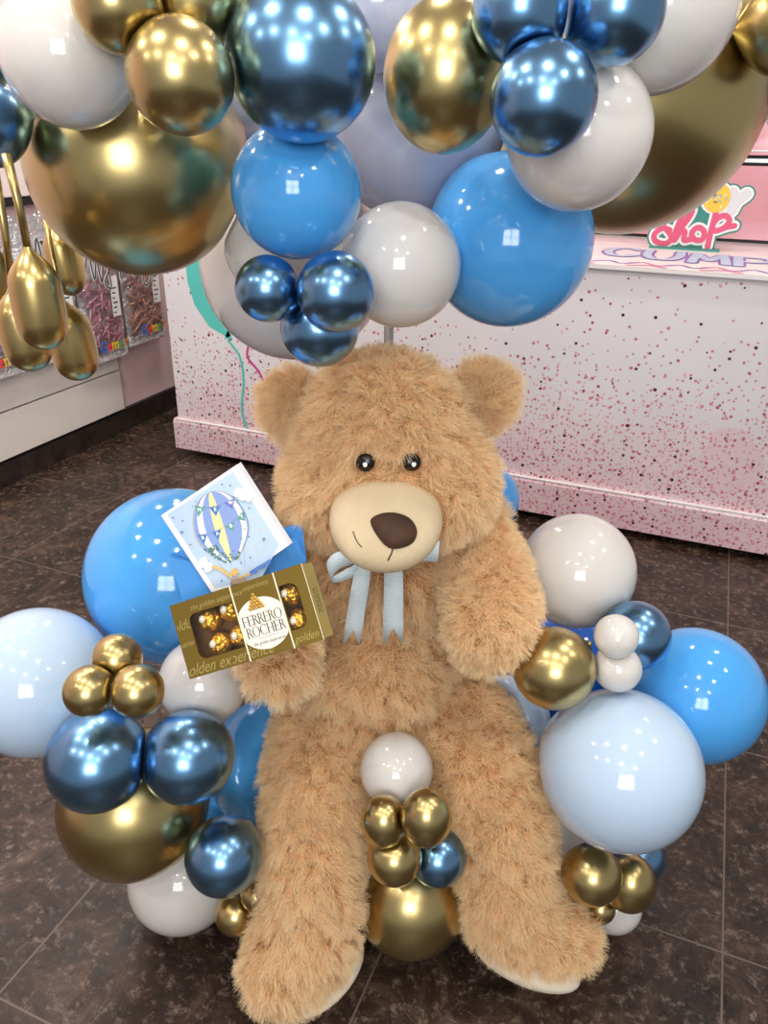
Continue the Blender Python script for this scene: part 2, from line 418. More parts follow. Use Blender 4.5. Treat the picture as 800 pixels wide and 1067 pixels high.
# bubble letters printed flat along the counter top
M_bub, M_out, M_pinkink, M_border = mat('bubble_blue', (190, 220, 246), .3), mat('purple_outline', (120, 90, 190), .3), mat('pink_wave', (214, 96, 160), .3), mat('border_cream', (250, 244, 241), .3)
bm = bmesh.new()
poly(bm, [(-1.3, KY + .02), (KX1 - .1, KY + .02), (KX1 - .1, KY + .78), (-1.3, KY + .78)], KZ + .0008, 3)
for k in range(26):
    x = -1.2 + k * .13
    stroke(bm, [(x, KY + .1 + random.uniform(0, .05)), (x + .05, KY + .15), (x + .1, KY + .09), (x + .16, KY + .14)], .016, KZ + .0012, 2 if k % 2 else 1)
    if k % 2: stroke(bm, [(x, KY + .05), (x + .08, KY + .08), (x + .13, KY + .045)], .02, KZ + .0013, 2)
GL = dict(C=[[(.95, .8), (.6, 1), (.2, .9), (0, .5), (.2, .1), (.6, 0), (.95, .2)]], U=[[(0, 1), (0, .45), (.2, .06), (.5, 0), (.8, .06), (1, .45), (1, 1)]],
          M=[[(0, 0), (.04, .5), (.1, 1)], [(.1, 1), (.3, .65), (.5, .3)], [(.5, .3), (.7, .65), (.9, 1)], [(.9, 1), (.96, .5), (1, 0)]],
          P=[[(0, 0), (0, .5), (0, 1)], [(0, 1), (.5, 1), (.9, .9), (.95, .65), (.6, .48), (0, .46)]],
          L=[[(0, 1), (0, .5), (0, 0)], [(0, 0), (.4, 0), (.9, 0)]], E=[[(0, 1), (0, .5), (0, 0)], [(0, 0), (.9, 0)], [(0, .5), (.7, .5)], [(0, 1), (.9, 1)]])
def bubble(ch, cx, cy, wd=.125, ht=.27):
    for wdt, z, mi in ((.056, .0016, 1), (.036, .0026, 0)):
        for s in GL[ch]: stroke(bm, [(cx + (a - .5) * wd, cy + (b - .5) * ht) for a, b in s], wdt, KZ + z, mi)
for px, py, ch in ((650, 263, 'C'), (691, 266.5, 'U'), (739, 270.5, 'M'), (787, 274, 'P')):
    q = on_plane(2, KZ, px, py); bubble(ch, q.x, q.y)
bubble('L', .46, KY + .46); bubble('E', .70, KY + .46)
for v in bm.verts: v.co.y -= KY
obj('printed_lettering', bm, [M_bub, M_out, M_pinkink, M_border], ct)

# pink glossy cabinet standing on the back of the counter
DY = 4.12
zs = {k: on_plane(1, DY, 790, py).z for k, py in dict(gap_lo=173, gap_hi=162, line=157).items()}
M_pinkgl = mat('pink_gloss', (226, 160, 170), .16, coat=.4)
pk = thing('display_cabinet', 'glossy pink cabinet with black gap and metal strip at the back of the counter', 'cabinet', (.4, DY, KZ))
child_box('lower_panel', (-1.0, DY, KZ + .014), (2.2, DY + .1, zs['gap_lo']), M_pinkgl, pk, .003)
child_box('foot_gap', (-1.0, DY + .012, KZ + .0005), (2.2, DY + .09, KZ + .014), M_black, pk)
child_box('recess', (-1.0, DY + .03, zs['gap_lo']), (2.2, DY + .1, zs['gap_hi']), M_black, pk)
zm = (zs['gap_lo'] + zs['gap_hi']) / 2
child_box('metal_strip', (-1.0, DY + .004, zm - .008), (2.2, DY + .03, zm + .008), M_alu, pk)
child_box('upper_panel', (-1.0, DY, zs['gap_hi']), (2.2, DY + .1, 1.95), M_pinkgl, pk, .003)
child_box('trim_line', (-1.0, DY - .004, zs['line'] - .004), (2.2, DY, zs['line'] + .004), M_white_gloss, pk)

# cut-out sign on the counter
SYY = on_plane(2, KZ, 690, 257).y - .06
sg = thing('shop_sign', 'cut-out sign reading shop in pink script with a sprinkled cookie, on the counter', 'sign', (on_plane(1, SYY, 715, 250).x, SYY, KZ))
def sg_pt(px, py):
    q = on_plane(1, SYY, px, py); return (q.x - sg.location.x, q.z - KZ)
ZP = lambda zx, zy: (660 + zx / 5.714, 180 + zy / 5.714)     # enlargement of the sign -> photo pixels
def S(*pts): return [sg_pt(*ZP(*q)) for q in pts]
strokes = [S((150, 300), (190, 330), (225, 385), (190, 420), (130, 405), (125, 365), (170, 330), (215, 340)),
           S((235, 400), (265, 310), (310, 240), (350, 215), (335, 260), (290, 320), (245, 395)),
           S((245, 400), (280, 350), (305, 350), (300, 400), (335, 395)),
           S((345, 395), (350, 350), (385, 325), (420, 350), (410, 395), (370, 400), (348, 380)),
           S((440, 440), (460, 350), (490, 235)),
           S((470, 310), (500, 270), (545, 255), (570, 285), (540, 325), (490, 345), (470, 330)),
           S((520, 335), (560, 322), (600, 315))]
M_sp, M_sw, M_st = mat('sign_pink', (224, 92, 128), .35), mat('sign_white', (244, 242, 240), .35), mat('sign_teal', (60, 140, 128), .4)
SM = Matrix(((1, 0, 0, 0), (0, 0, -1, 0), (0, 1, 0, 0), (0, 0, 0, 1)))
U1 = scale_at(715, 225, 3.9)
def sign_layer(name, wd, z, th, m, extra=None):
    bm = bmesh.new()
    for s in strokes: stroke(bm, s, wd * U1, z + th, 0)
    if extra: extra(bm)
    for v in bm.verts: v.co.y = max(.0095, v.co.y); v.co = SM @ v.co
    return obj(name, bm, m, sg)
ck = sg_pt(*ZP(495, 150)); yv = [S((588, 118), (600, 140), (618, 165)), S((672, 128), (650, 145), (618, 168), (600, 195), (585, 225))]
def cen(ps): return (sum(p[0] for p in ps) / len(ps), sum(p[1] for p in ps) / len(ps))
def grow(ps, k): c = cen(ps); return [(c[0] + (p[0] - c[0]) * k, c[1] + (p[1] - c[1]) * k) for p in ps]
sign_layer('backing', 12.5, -.004, .004, M_st, lambda bm: (disc(bm, ck, 15.5 * U1, z=-.004, th=.004), [stroke(bm, q, 15.5 * U1, 0) for q in yv], poly(bm, S((120, 430), (480, 460), (500, 300), (470, 120), (300, 150), (200, 300)), -.0042, 0, .003)))
sign_layer('outline', 9.2, .0002, .002, M_sw, lambda bm: (disc(bm, ck, 14 * U1, z=.0002, th=.002), [stroke(bm, q, 12.5 * U1, .0022) for q in yv]))
sign_layer('lettering', 4.9, .0026, .002, M_sp)
bm = bmesh.new(); disc(bm, ck, 11.5 * U1, 12.5 * U1, z=.0034, th=.002)
cols = [1, 2, 3]
for k in range(16):
    a, r = random.uniform(0, 2 * PI), random.uniform(1, 9.5) * U1
    c = (ck[0] + r * math.cos(a), ck[1] + r * math.sin(a)); b = random.uniform(0, PI)
    stroke(bm, [(c[0] - 1.1 * U1 * math.cos(b), c[1] - 1.1 * U1 * math.sin(b)), (c[0] + 1.1 * U1 * math.cos(b), c[1] + 1.1 * U1 * math.sin(b))], 1.1 * U1, .006, random.choice((1, 2, 3)))
for v in bm.verts: v.co = SM @ v.co
obj('cookie', bm, [mat('cookie_yellow', (238, 200, 70), .4), mat('sprinkle_brown', (110, 60, 40), .4), mat('sprinkle_blue', (130, 180, 200), .4), mat('sprinkle_cream', (250, 235, 190), .4)], sg)
bm = bmesh.new(); [stroke(bm, q, 9 * U1, .003) for q in yv]
for v in bm.verts: v.co = SM @ v.co
obj('white_letter', bm, mat('sign_greywhite', (222, 222, 224), .4), sg)
bm = bmesh.new(); a, b = sg_pt(*ZP(95, 440)), sg_pt(*ZP(510, 470))
box(bm, (a[0], -.03, .001), (b[0], .03, .009)); obj('base', bm, M_st, sg)
BALLOONS = [
    ('U_w1', 'white', -0.7563, 0.8406, 1.5821, 0.0801, 'big white balloon above the large gold balloon and the hanging gold sausages'),
    ('U_g2', 'gold', -0.6466, 0.803, 1.6247, 0.0478, 'small gold balloon of the top trio, resting on the big white balloon'),
    ('U_g3', 'gold', -0.6051, 0.8896, 1.6417, 0.0562, 'small gold balloon of the top trio, between big white and big chrome blue balloons'),
    ('U_g4', 'gold', -0.5803, 0.8137, 1.5568, 0.0593, 'lowest small gold balloon of the top trio, in front of the large gold balloon'),
    ('U_c5', 'chrome', -0.4863, 0.9216, 1.5784, 0.0871, 'big chrome blue balloon above the bright sky blue one'),
    ('U_g6', 'gold', -0.8239, 1.0251, 1.4583, 0.1594, 'large shiny gold balloon above the hanging gold sausage balloons'),
    ('U_b7', 'blue', -0.5358, 0.9915, 1.4321, 0.0878, 'bright sky blue balloon directly under the big chrome blue balloon'),
    ('U_c8a', 'chrome', -0.547, 0.9224, 1.3143, 0.0439, 'small chrome blue balloon above the bear, outermost of the trio on the wall side'),
    ('U_c8b', 'chrome', -0.4512, 0.9346, 1.3164, 0.0518, 'small chrome blue balloon above the bear, largest of its trio, touching the white balloon'),
    ('U_c8c', 'chrome', -0.5031, 0.987, 1.2543, 0.0563, 'small chrome blue balloon lowest of its trio, just above the bear head'),
    ('U_w9', 'white', -0.4328, 1.1194, 1.3269, 0.0906, 'white balloon hanging above the bear head beside the chrome blue trio'),
    ('U_w10', 'white', -0.792, 1.443, 1.2606, 0.1895, 'very large white balloon behind the small chrome blue trio above the bear'),
    ('U_w11', 'white', -0.659, 1.1357, 1.3374, 0.0789, 'white balloon wedged between the sky blue one and the large gold one'),
    ('U_l12', 'lav', -0.5252, 1.4017, 1.5281, 0.162, 'very large lavender white balloon behind the tall gold balloon at the centre'),
    ('U_g13', 'gold', -0.3598, 1.0748, 1.5713, 0.0835, 'tall gold balloon at the centre of the upper cluster, against the chrome blue trio'),
    ('U_c14a', 'chrome', -0.2555, 1.0182, 1.6317, 0.0547, 'chrome blue balloon of the upper trio, touching the tall gold balloon'),
    ('U_c14b', 'chrome', -0.1556, 1.0696, 1.6346, 0.0563, 'chrome blue balloon of the upper trio, touching the white balloon at the top edge'),
    ('U_c14c', 'chrome', -0.2122, 0.9889, 1.5425, 0.0612, 'chrome blue balloon at the bottom of the upper trio, in front of a white balloon'),
    ('U_w15', 'white', -0.1956, 1.1553, 1.5067, 0.0957, 'white balloon behind the lowest chrome blue balloon, over the largest gold balloon'),
    ('U_w16', 'white', -0.1276, 1.248, 1.6596, 0.1033, 'white balloon at the top edge, in front of the largest gold balloon'),
    ('U_g17', 'gold', -0.1899, 1.5873, 1.5756, 0.2333, 'largest gold balloon of all, in front of the pink cabinet above the shop sign'),
    ('U_b18', 'blue', -0.3176, 1.3163, 1.348, 0.1374, 'large blue balloon hanging in front of the counter edge, under the white balloon'),
    ('U_g19', 'gold', 0.0437, 1.4245, 1.6559, 0.0689, 'gold balloon cut off by the picture edge, behind the largest gold balloon'),
    ('U_c20', 'chrome', 0.086, 1.6773, 1.6168, 0.0658, 'chrome blue balloon of which a sliver shows beyond the largest gold balloon'),
    ('U_w21', 'white', 0.115, 1.8336, 1.6071, 0.0971, 'white balloon of which a sliver shows beyond the largest gold balloon, before the cabinet'),
    ('U_c22', 'chrome', -0.8949, 0.8248, 1.5088, 0.0541, 'chrome blue balloon at the picture edge above the hanging gold sausages'),
    ('U_c23', 'chrome', -0.9342, 0.8629, 1.5977, 0.0544, 'chrome blue balloon at the picture edge beside the big white balloon'),
    ('U_b24', 'blue', -0.8207, 1.3539, 1.5092, 0.0839, 'blue balloon glimpsed between the large gold balloon and the sky blue one'),
    ('U_l25', 'lav', -0.7747, 1.2198, 1.5707, 0.0777, 'lavender balloon glimpsed between the small gold trio and the big chrome blue balloon'),
    ('U_l26', 'lav', -0.5102, 1.2103, 1.6715, 0.0854, 'lavender balloon at the top between the big chrome blue and the tall gold balloon'),
    ('L_b1', 'blue', -0.8858, 1.0781, 0.6994, 0.1768, 'large blue balloon behind the greeting card and the blue envelope'),
    ('L_l2', 'light', -0.9771, 0.786, 0.6176, 0.1313, 'pale blue balloon at the picture edge beside the gold trio'),
    ('L_g3a', 'gold', -0.7461, 0.7473, 0.7639, 0.0389, 'small gold balloon at the top of the trio beside the pale blue balloon'),
    ('L_g3b', 'gold', -0.744, 0.6802, 0.7508, 0.0386, 'small gold balloon of the trio, overlapping the pale blue balloon'),
    ('L_g3c', 'gold', -0.6816, 0.7116, 0.7477, 0.0403, 'small gold balloon of the trio, next to the white balloon under the chocolate box'),
    ('L_c4a', 'chrome', -0.7862, 0.7096, 0.5725, 0.0835, 'chrome blue balloon under the gold trio, next to the pale blue balloon'),
    ('L_c4b', 'chrome', -0.6643, 0.7851, 0.5587, 0.0773, 'chrome blue balloon under the gold trio, next to the sky blue balloon behind the leg'),
    ('L_w5', 'white', -0.7198, 0.9178, 0.6034, 0.0804, 'white balloon under the corner of the chocolate box'),
    ('L_g6', 'gold', -0.8253, 0.8098, 0.3635, 0.139, 'large gold balloon below the two chrome blue balloons'),
    ('L_w7', 'white', -0.7856, 0.8676, 0.1144, 0.1114, 'white balloon on the floor under the large gold balloon'),
    ('L_c8', 'chrome', -0.6085, 0.7789, 0.3552, 0.0677, 'chrome blue balloon in front of the white floor balloon, beside the bear leg'),
    ('L_b9', 'blue', -0.6798, 1.0914, 0.2618, 0.1507, 'large sky blue balloon half hidden behind the bear leg'),
    ('L_b9b', 'blue', -0.8472, 1.0665, 0.0978, 0.0982, 'blue balloon glimpsed above the white floor balloon'),
    ('L_g10a', 'gold', -0.6205, 0.8131, 0.1542, 0.0406, 'small gold balloon near the floor beside the bear leg, largest of its trio'),
    ('L_g10b', 'gold', -0.5819, 0.8357, 0.2038, 0.0347, 'small gold balloon peeping out between bear leg and chrome blue balloon'),
    ('L_g10c', 'gold', -0.5969, 0.8374, 0.0883, 0.0322, 'small gold balloon lowest of its trio, against the bear foot'),
    ('L_w11', 'white', -0.3664, 0.9897, 0.4621, 0.0666, 'white balloon between the bear legs, directly under the belly'),
    ('L_g12a', 'gold', -0.3477, 0.8853, 0.4455, 0.0428, 'small gold balloon between the bear legs, beside its taller twin'),
    ('L_g12b', 'gold', -0.2754, 0.8945, 0.4766, 0.0466, 'taller oval gold balloon between the bear legs, above the chrome blue one'),
    ('L_g12c', 'gold', -0.3269, 0.8866, 0.3671, 0.0487, 'small gold balloon between the bear legs, lowest of the trio'),
    ('L_c13', 'chrome', -0.2666, 0.9499, 0.3257, 0.0523, 'chrome blue balloon between the bear legs'),
    ('L_g14', 'gold', -0.3244, 0.9796, 0.1578, 0.1132, 'large gold balloon on the floor between the bear feet'),
    ('L_w15', 'white', -0.4644, 1.0837, 0.0846, 0.0839, 'white balloon half hidden behind the bear leg, beside the gold floor balloon'),
    ('L_b16', 'deepblue', -0.3518, 1.206, 0.2359, 0.0838, 'dark blue balloon in the gap behind the white balloon between the legs'),
    ('R_b1', 'blue', -0.3612, 1.4719, 0.8037, 0.0743, 'blue balloon behind the bear shoulder, in front of the counter'),
    ('R_w2', 'white', -0.1355, 1.343, 0.7474, 0.1118, 'big white balloon beside the bear arm, in front of the counter'),
    ('R_g3', 'gold', -0.1267, 1.1092, 0.6814, 0.0712, 'gold balloon beside the bear paw, under the big white balloon'),
    ('R_w4a', 'white', -0.036, 1.1405, 0.7529, 0.0371, 'upper of the two tiny white balloons beside the gold one'),
    ('R_w4b', 'white', -0.0256, 1.1491, 0.6843, 0.0413, 'lower of the two tiny white balloons, above the pale blue balloon'),
    ('R_c5', 'chrome', -0.007, 1.2472, 0.6943, 0.0627, 'chrome blue balloon behind the two tiny white balloons'),
    ('R_b6', 'blue', 0.1212, 1.3434, 0.5278, 0.1312, 'large sky blue balloon behind the big pale blue one, over the open floor'),
    ('R_l7', 'light', 0.0106, 1.1094, 0.5033, 0.1401, 'big pale blue balloon in front of the sky blue one, above the gold pair'),
    ('R_l8', 'light', -0.2329, 1.2961, 0.3798, 0.0947, 'pale blue balloon between the bear leg and the gold balloon'),
    ('R_w9', 'white', -0.1029, 1.1987, 0.1887, 0.0843, 'greyish white balloon behind the bear shin, above the gold pair'),
    ('R_g10a', 'gold', -0.0029, 1.0558, 0.2882, 0.0547, 'round gold balloon beside the bear foot under the big pale blue balloon'),
    ('R_g10b', 'gold', 0.0666, 1.127, 0.2166, 0.0536, 'oval gold balloon next to the round gold one, above the white floor balloon'),
    ('R_g10c', 'gold', 0.0246, 1.1107, 0.1431, 0.0302, 'tiny gold balloon under the round gold one beside the bear foot'),
    ('R_c11', 'chrome', 0.0806, 1.2728, 0.1334, 0.0571, 'chrome blue balloon under the big pale blue balloon, behind the oval gold one'),
    ('R_w12', 'white', 0.0477, 1.1762, 0.0892, 0.0593, 'white balloon on the floor beside the bear foot, under the gold pair'),
    ('R_b13', 'deepblue', -0.1416, 1.4942, 0.3951, 0.1329, 'dark blue balloon in the gap below the gold balloon beside the paw'),
    ('R_b14', 'deepblue', -0.1166, 1.4613, 0.1394, 0.1386, 'dark blue balloon in the gap behind the greyish white one'),
]

# ---------------------------------------------------------------- balloons
M_bal = dict(
    white=mat('latex_white', (222, 218, 213), .1, sss=.2, coat=.3),
    lav=mat('latex_lavender', (186, 190, 212), .1, sss=.2, coat=.3),
    light=mat('latex_pale_blue', (192, 214, 236), .1, sss=.2, coat=.3),
    blue=mat('latex_sky_blue', (80, 168, 238), .1, sss=.1, coat=.3),
    deepblue=mat('latex_deep_blue', (24, 96, 190), .12, coat=.3),
    gold=mat('chrome_gold', (192, 172, 116), .3, 1, coat=.35, coat_r=.08),
    chrome=mat('chrome_blue', (112, 158, 198), .27, 1, coat=.35, coat_r=.07))
# the bear's bulk as balls (sight point, distance, radius); balloons give way to it
BEAR_BALLS = [(PW(x, y, w), r) for x, y, w, r in ((400, 590, 1.29, .13), (392, 680, 1.28, .16), (385, 735, 1.27, .165), (318, 556, 1.31, .08), (485, 548, 1.31, .085), (403, 447, 1.27, .165),
    (488, 556, 1.28, .068), (508, 600, 1.2, .074), (513, 632, 1.14, .074), (511, 648, 1.11, .07), (292, 618, 1.24, .075), (286, 655, 1.18, .066), (292, 688, 1.04, .056),
    (335, 765, 1.22, .10), (329, 787, 1.175, .10), (324, 810, 1.13, .098), (322, 835, 1.095, .096), (321, 860, 1.06, .094), (320, 885, 1.03, .092), (320, 910, 1.0, .088), (324, 958, .975, .09), (313, 988, .95, .09),
    (478, 755, 1.22, .102), (489, 777, 1.175, .102), (500, 800, 1.13, .102), (508, 825, 1.1, .099), (516, 850, 1.07, .096), (519, 875, 1.05, .093), (522, 900, 1.03, .09), (530, 935, 1.01, .086), (552, 958, 1.0, .08))]
NAMED = {b[0]: b for b in BALLOONS}
TRIOS = [('U_g2', 'U_g3', 'U_g4'), ('U_c8a', 'U_c8b', 'U_c8c'), ('U_c14a', 'U_c14b', 'U_c14c'), ('L_g3a', 'L_g3b', 'L_g3c'),
         ('L_g10a', 'L_g10b', 'L_g10c'), ('L_g12a', 'L_g12b', 'L_g12c'), ('R_w4a', 'R_w4b'), ('R_g10a', 'R_g10b', 'R_g10c'), ('L_c4a', 'L_c4b')]
AXIS = PW(405, 345, 1.47)
def neck_dir(b):
    c = Vector(b[2:5])
    for t in TRIOS:
        if b[0] in t:
            g = sum((Vector(NAMED[k][2:5]) for k in t), Vector()) / len(t)
            g = g + (Vector((AXIS.x, AXIS.y, g.z)) - g).normalized() * .02
            return (g - c).normalized()
    if b[0] == 'R_g3': return (PW(618, 668, 1.13) - c).normalized()
    z = 1.6 if b[0][0] == 'U' else .45
    d = Vector((AXIS.x, AXIS.y, z)) - c
    return d.normalized()
STRETCH = {'U_g13': (Vector((0, 0, 1)), 1.09), 'L_g12b': (Vector((0, 0, 1)), 1.14), 'R_g10b': (Vector((0, 0, 1)), 1.1), 'L_g12a': (Vector((0, 0, 1)), 1.12)}
KNOTS = {'R_g3', 'L_g3a', 'L_g10a', 'L_g12a'}
cents = np.array([b[2:5] for b in BALLOONS]); rads = np.array([b[5] for b in BALLOONS])
for bi, b in enumerate(BALLOONS):
    name, colr, x, y, z, R, label = b
    R = R * 1.0
    c = Vector((x, y, z)); nd = neck_dir(b)
    q = Vector((0, 0, 1)).rotation_difference(nd).to_matrix()
    seg = 56 if R > .05 else 40
    bm = bmesh.new(); prof = []
    n = 34
    for k in range(n + 1):
        th = PI * k / n                      # 0 = far end, PI = neck
        e = max(0, (th - PI * .74) / (PI * .26))
        prof.append((R * math.sin(th), -R * math.cos(th) + R * .17 * e ** 2.6))
    prof[-1] = (R * .035, prof[-1][1])
    prof += [(R * .045, R * 1.19), (R * .03, R * 1.2), (0, R * 1.2)] if False else [(0, prof[-1][1] + R * .01)]
    lathe(bm, prof, q.to_4x4(), seg)
    vs = list(bm.verts); P = np.array([v.co for v in vs])
    if name in STRETCH:
        ax, k = STRETCH[name]; ax = np.array(ax); t = P @ ax
        P = P * (1 - (k - 1) * .5) + np.outer(t, ax) * (k - 1) * 1.5
    for j in range(len(BALLOONS)):
        if j == bi: continue
        dv = cents[j] - cents[bi]; D = np.linalg.norm(dv)
        if D > (R + rads[j]) * 1.0 + .004 or D < 1e-6: continue
        nn = dv / D; h = (D * D + R * R - rads[j] ** 2) / (2 * D) - .0012
        t = P @ nn - h; s = max(.004, min(.02, .25 * (R - h)))
        over = t > -s
        t2 = np.where(over, -s * np.exp(-np.clip((t + s) / s, 0, 50)), t)
        P = P + np.outer(t2 - t, nn)
    for bc, br in BEAR_BALLS:
        dv = np.array(bc) - cents[bi]; D = np.linalg.norm(dv)
        if D > R + br: continue
        nn = dv / D; h = max(D - br, -.4 * R); t = P @ nn - h; s = .012
        t2 = np.where(t > -s, -s * np.exp(-np.clip((t + s) / s, 0, 50)), t); P = P + np.outer(t2 - t, nn)
    zmin = -z + .0008
    P[:, 2] = np.maximum(P[:, 2], zmin)
    for v, p in zip(vs, P): v.co = p
    o = obj('balloon', bm, M_bal[colr], None, True); o.location = c
    tag(o, label, 'balloon', 'balloons of the upper cluster' if name[0] == 'U' else 'balloons around the seated bear')
    if name in KNOTS:
        kb = bmesh.new(); L = R * 1.12
        lathe(kb, [(0, L - .004), (.0045, L - .003), (.0055, L), (.0035, L + .003), (.006, L + .006), (.0075, L + .007), (.006, L + .005), (0, L + .004)], q.to_4x4(), 14)
        obj('knot', kb, M_bal[colr], o, True)

# long gold modelling balloons hanging from the upper cluster
M_gold_l = mat('chrome_gold_long', (196, 172, 112), .3, 1, coat=.25)
def sausage(top, wt, p0, p1, wpx, w, label):
    """px points: stem top, stem end / bulb start, bulb tip"""
    A, B, C_ = PW(*top, wt or w), PW(*p0, w), PW(*p1, w)
    r = wpx / 2 * scale_at(*p0, w)
    t = thing('hanging_balloon', label, 'balloon', C_, 0, 'gold modelling balloons hanging from the upper cluster')
    L = (C_ - B).length; ax = (C_ - B).normalized()
    M = Matrix.Translation(B - C_) @ Vector((0, 0, 1)).rotation_difference(ax).to_matrix().to_4x4()
    bm = bmesh.new(); prof = [(.0042, -.004)]
    for k in range(1, 9): a = k / 8; prof.append((.0042 + (r - .0042) * math.sin(a * PI / 2) ** 1.05, L * .34 * a ** 1.1))
    for k in range(1, 6): prof.append((r * (1 + .03 * math.sin(k / 6 * PI)), L * (.34 + .36 * k / 6)))
    for k in range(9): a = k / 8 * PI / 2; prof.append((r * math.cos(a) if k < 8 else 0, L - L * .29 + L * .29 * math.sin(a)))
    lathe(bm, prof, M, 32); obj('inflated_end', bm, M_gold_l, t, True)
    bm = bmesh.new(); m = (A + B) / 2 + Vector((.002, 0, 0))
    tube(bm, [A - C_, m - C_, B - C_ + ax * .002], [.0058, .0052, .0046], 12); obj('stem', bm, M_gold_l, t, True)
sausage((6, 160), 0, (29, 260), (49, 364), 53, .98, 'gold modelling balloon hanging in front of its neighbours, under the chrome blue balloon')
sausage((-8, 165), 0, (13, 301), (36, 386), 50, 1.04, 'gold modelling balloon hanging lowest on the side of the picture edge')
sausage((30, 150), 1.44, (64, 314), (85, 396), 47, 1.24, 'gold modelling balloon hanging lowest on the side of the foil packets')
sausage((48, 190), 1.6, (58, 233), (76, 308), 37, 1.45, 'short gold modelling balloon tucked under the large gold balloon, before the packets')
sausage((-14, 170), 0, (-8, 255), (-4, 338), 32, 1.10, 'gold modelling balloon cut off by the picture edge')

# stand with pole carrying the upper cluster
pp = PW(405, 345, 1.50)
stn = thing('balloon_stand', 'pale grey pole rising behind the bear head into the upper balloons', 'stand', (pp.x, pp.y, 0))
bm = bmesh.new(); lathe(bm, [(0, 0), (.16, 0), (.16, .012), (.15, .018), (.02, .022), (0, .022)], Matrix.Identity(4), 40)
M_pole = mat('pole_grey', (196, 190, 186), .4)
obj('base', bm, M_pole, stn)
PB = NAMED['U_l12']; POLE_TOP = PB[4] - math.sqrt(max(.0004, PB[5] ** 2 - (pp.x - PB[2]) ** 2 - (pp.y - PB[3]) ** 2)) - .004
bm = bmesh.new(); lathe(bm, [(0, .02), (.0095, .02), (.0095, POLE_TOP), (0, POLE_TOP)], Matrix.Identity(4), 20); obj('pole', bm, M_pole, stn)

# ---------------------------------------------------------------- teddy bear (local frame = camera-yaw frame moved to its base)
def hair_mat():
    m, n, l, p = new_mat('plush_fur')
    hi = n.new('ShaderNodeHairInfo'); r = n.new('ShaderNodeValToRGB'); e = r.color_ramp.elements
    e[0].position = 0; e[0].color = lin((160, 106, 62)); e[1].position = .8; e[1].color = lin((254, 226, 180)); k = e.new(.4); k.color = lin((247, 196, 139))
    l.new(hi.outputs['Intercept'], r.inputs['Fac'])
    hs = n.new('ShaderNodeHueSaturation'); mr = n.new('ShaderNodeMapRange'); mr.inputs['To Min'].default_value = .86; mr.inputs['To Max'].default_value = 1.12
    l.new(hi.outputs['Random'], mr.inputs['Value']); l.new(mr.outputs['Result'], hs.inputs['Value']); l.new(r.outputs['Color'], hs.inputs['Color'])
    l.new(hs.outputs['Color'], p.inputs['Base Color'])
    p.inputs['Roughness'].default_value = .65; p.inputs['Specular IOR Level'].default_value = .15
    return m
M_fur = hair_mat()
M_hide = mat('plush_backing', (186, 138, 90), .9, bump=(160, .8, .004))
M_felt = mat('muzzle_felt', (222, 202, 166), .85, bump=(240, .25, .002), var=(14, (206, 186, 150)))
M_sole = mat('sole_felt', (232, 220, 198), .9, bump=(240, .25, .002))
M_nose = mat('nose_plush', (78, 50, 30), .75, bump=(120, .4, .002), var=(20, (56, 34, 20)))
M_eye = mat('eye_black', (16, 15, 16), .25); M_glint = mat('eye_white', (250, 250, 248), .3); M_thread = mat('mouth_thread', (70, 58, 48), .7)
BASE = PC(400, 745, 1.2); BASE.z = 0
def bl(px, py, w): return PC(px, py, w) - BASE
bear = thing('teddy_bear', 'big golden tan plush teddy bear sitting among the balloons, holding a chocolate box', 'teddy bear', to_world(BASE), YAW)
EYE0 = Vector((0, 0, CAM_H)) - BASE
def fur(o, count, length, seed, down=(0, 0, -.35), keep_out=(), child=22):
    me = o.data
    vg = o.vertex_groups.new(name='cover')
    for v in me.vertices:
        wgt = 1.0
        for c, r in keep_out:
            d = (v.co - c).length
            if d < r: wgt = 0
            elif d < r * 1.6: wgt = min(wgt, .45 + .55 * (d - r) / (r * .6))
        vg.add([v.index], wgt, 'REPLACE')
    mod = o.modifiers.new('fur', 'PARTICLE_SYSTEM'); ps = o.particle_systems[-1]; s = ps.settings
    ps.seed = seed; s.type = 'HAIR'; s.count = count; s.hair_step = 4; s.use_advanced_hair = True
    s.emit_from = 'FACE'; s.use_modifier_stack = False; s.distribution = 'RAND'
    ps.vertex_group_density = 'cover'; ps.vertex_group_length = 'cover'
    q = length / 4
    s.normal_factor = .62 * q; s.object_align_factor = [q * d for d in down]; s.factor_random = .62 * q; s.tangent_factor = .25 * q; s.tangent_phase = .3
    s.child_type = 'INTERPOLATED'; s.child_percent = child; s.rendered_child_count = child; s.child_length = 1; s.child_radius = .012
    s.clump_factor = .93; s.clump_shape = .1; s.roughness_2 = .008; s.roughness_2_size = .6; s.roughness_1 = .004; s.roughness_endpoint = .012; s.roughness_end_shape = 1
    s.kink = 'WAVE'; s.kink_amplitude = .0022; s.kink_frequency = 1.6
    s.root_radius = 1.0; s.tip_radius = .25; s.radius_scale = .0009; s.use_close_tip = True; s.shape = .2
    s.render_step = 4; s.display_step = 2
    s.material = 2
def furry(name, me, parent, count, length=.030, seed=1, down=(0, 0, -.35), keep_out=(), child=22):
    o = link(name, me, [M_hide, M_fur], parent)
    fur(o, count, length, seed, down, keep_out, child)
    return o

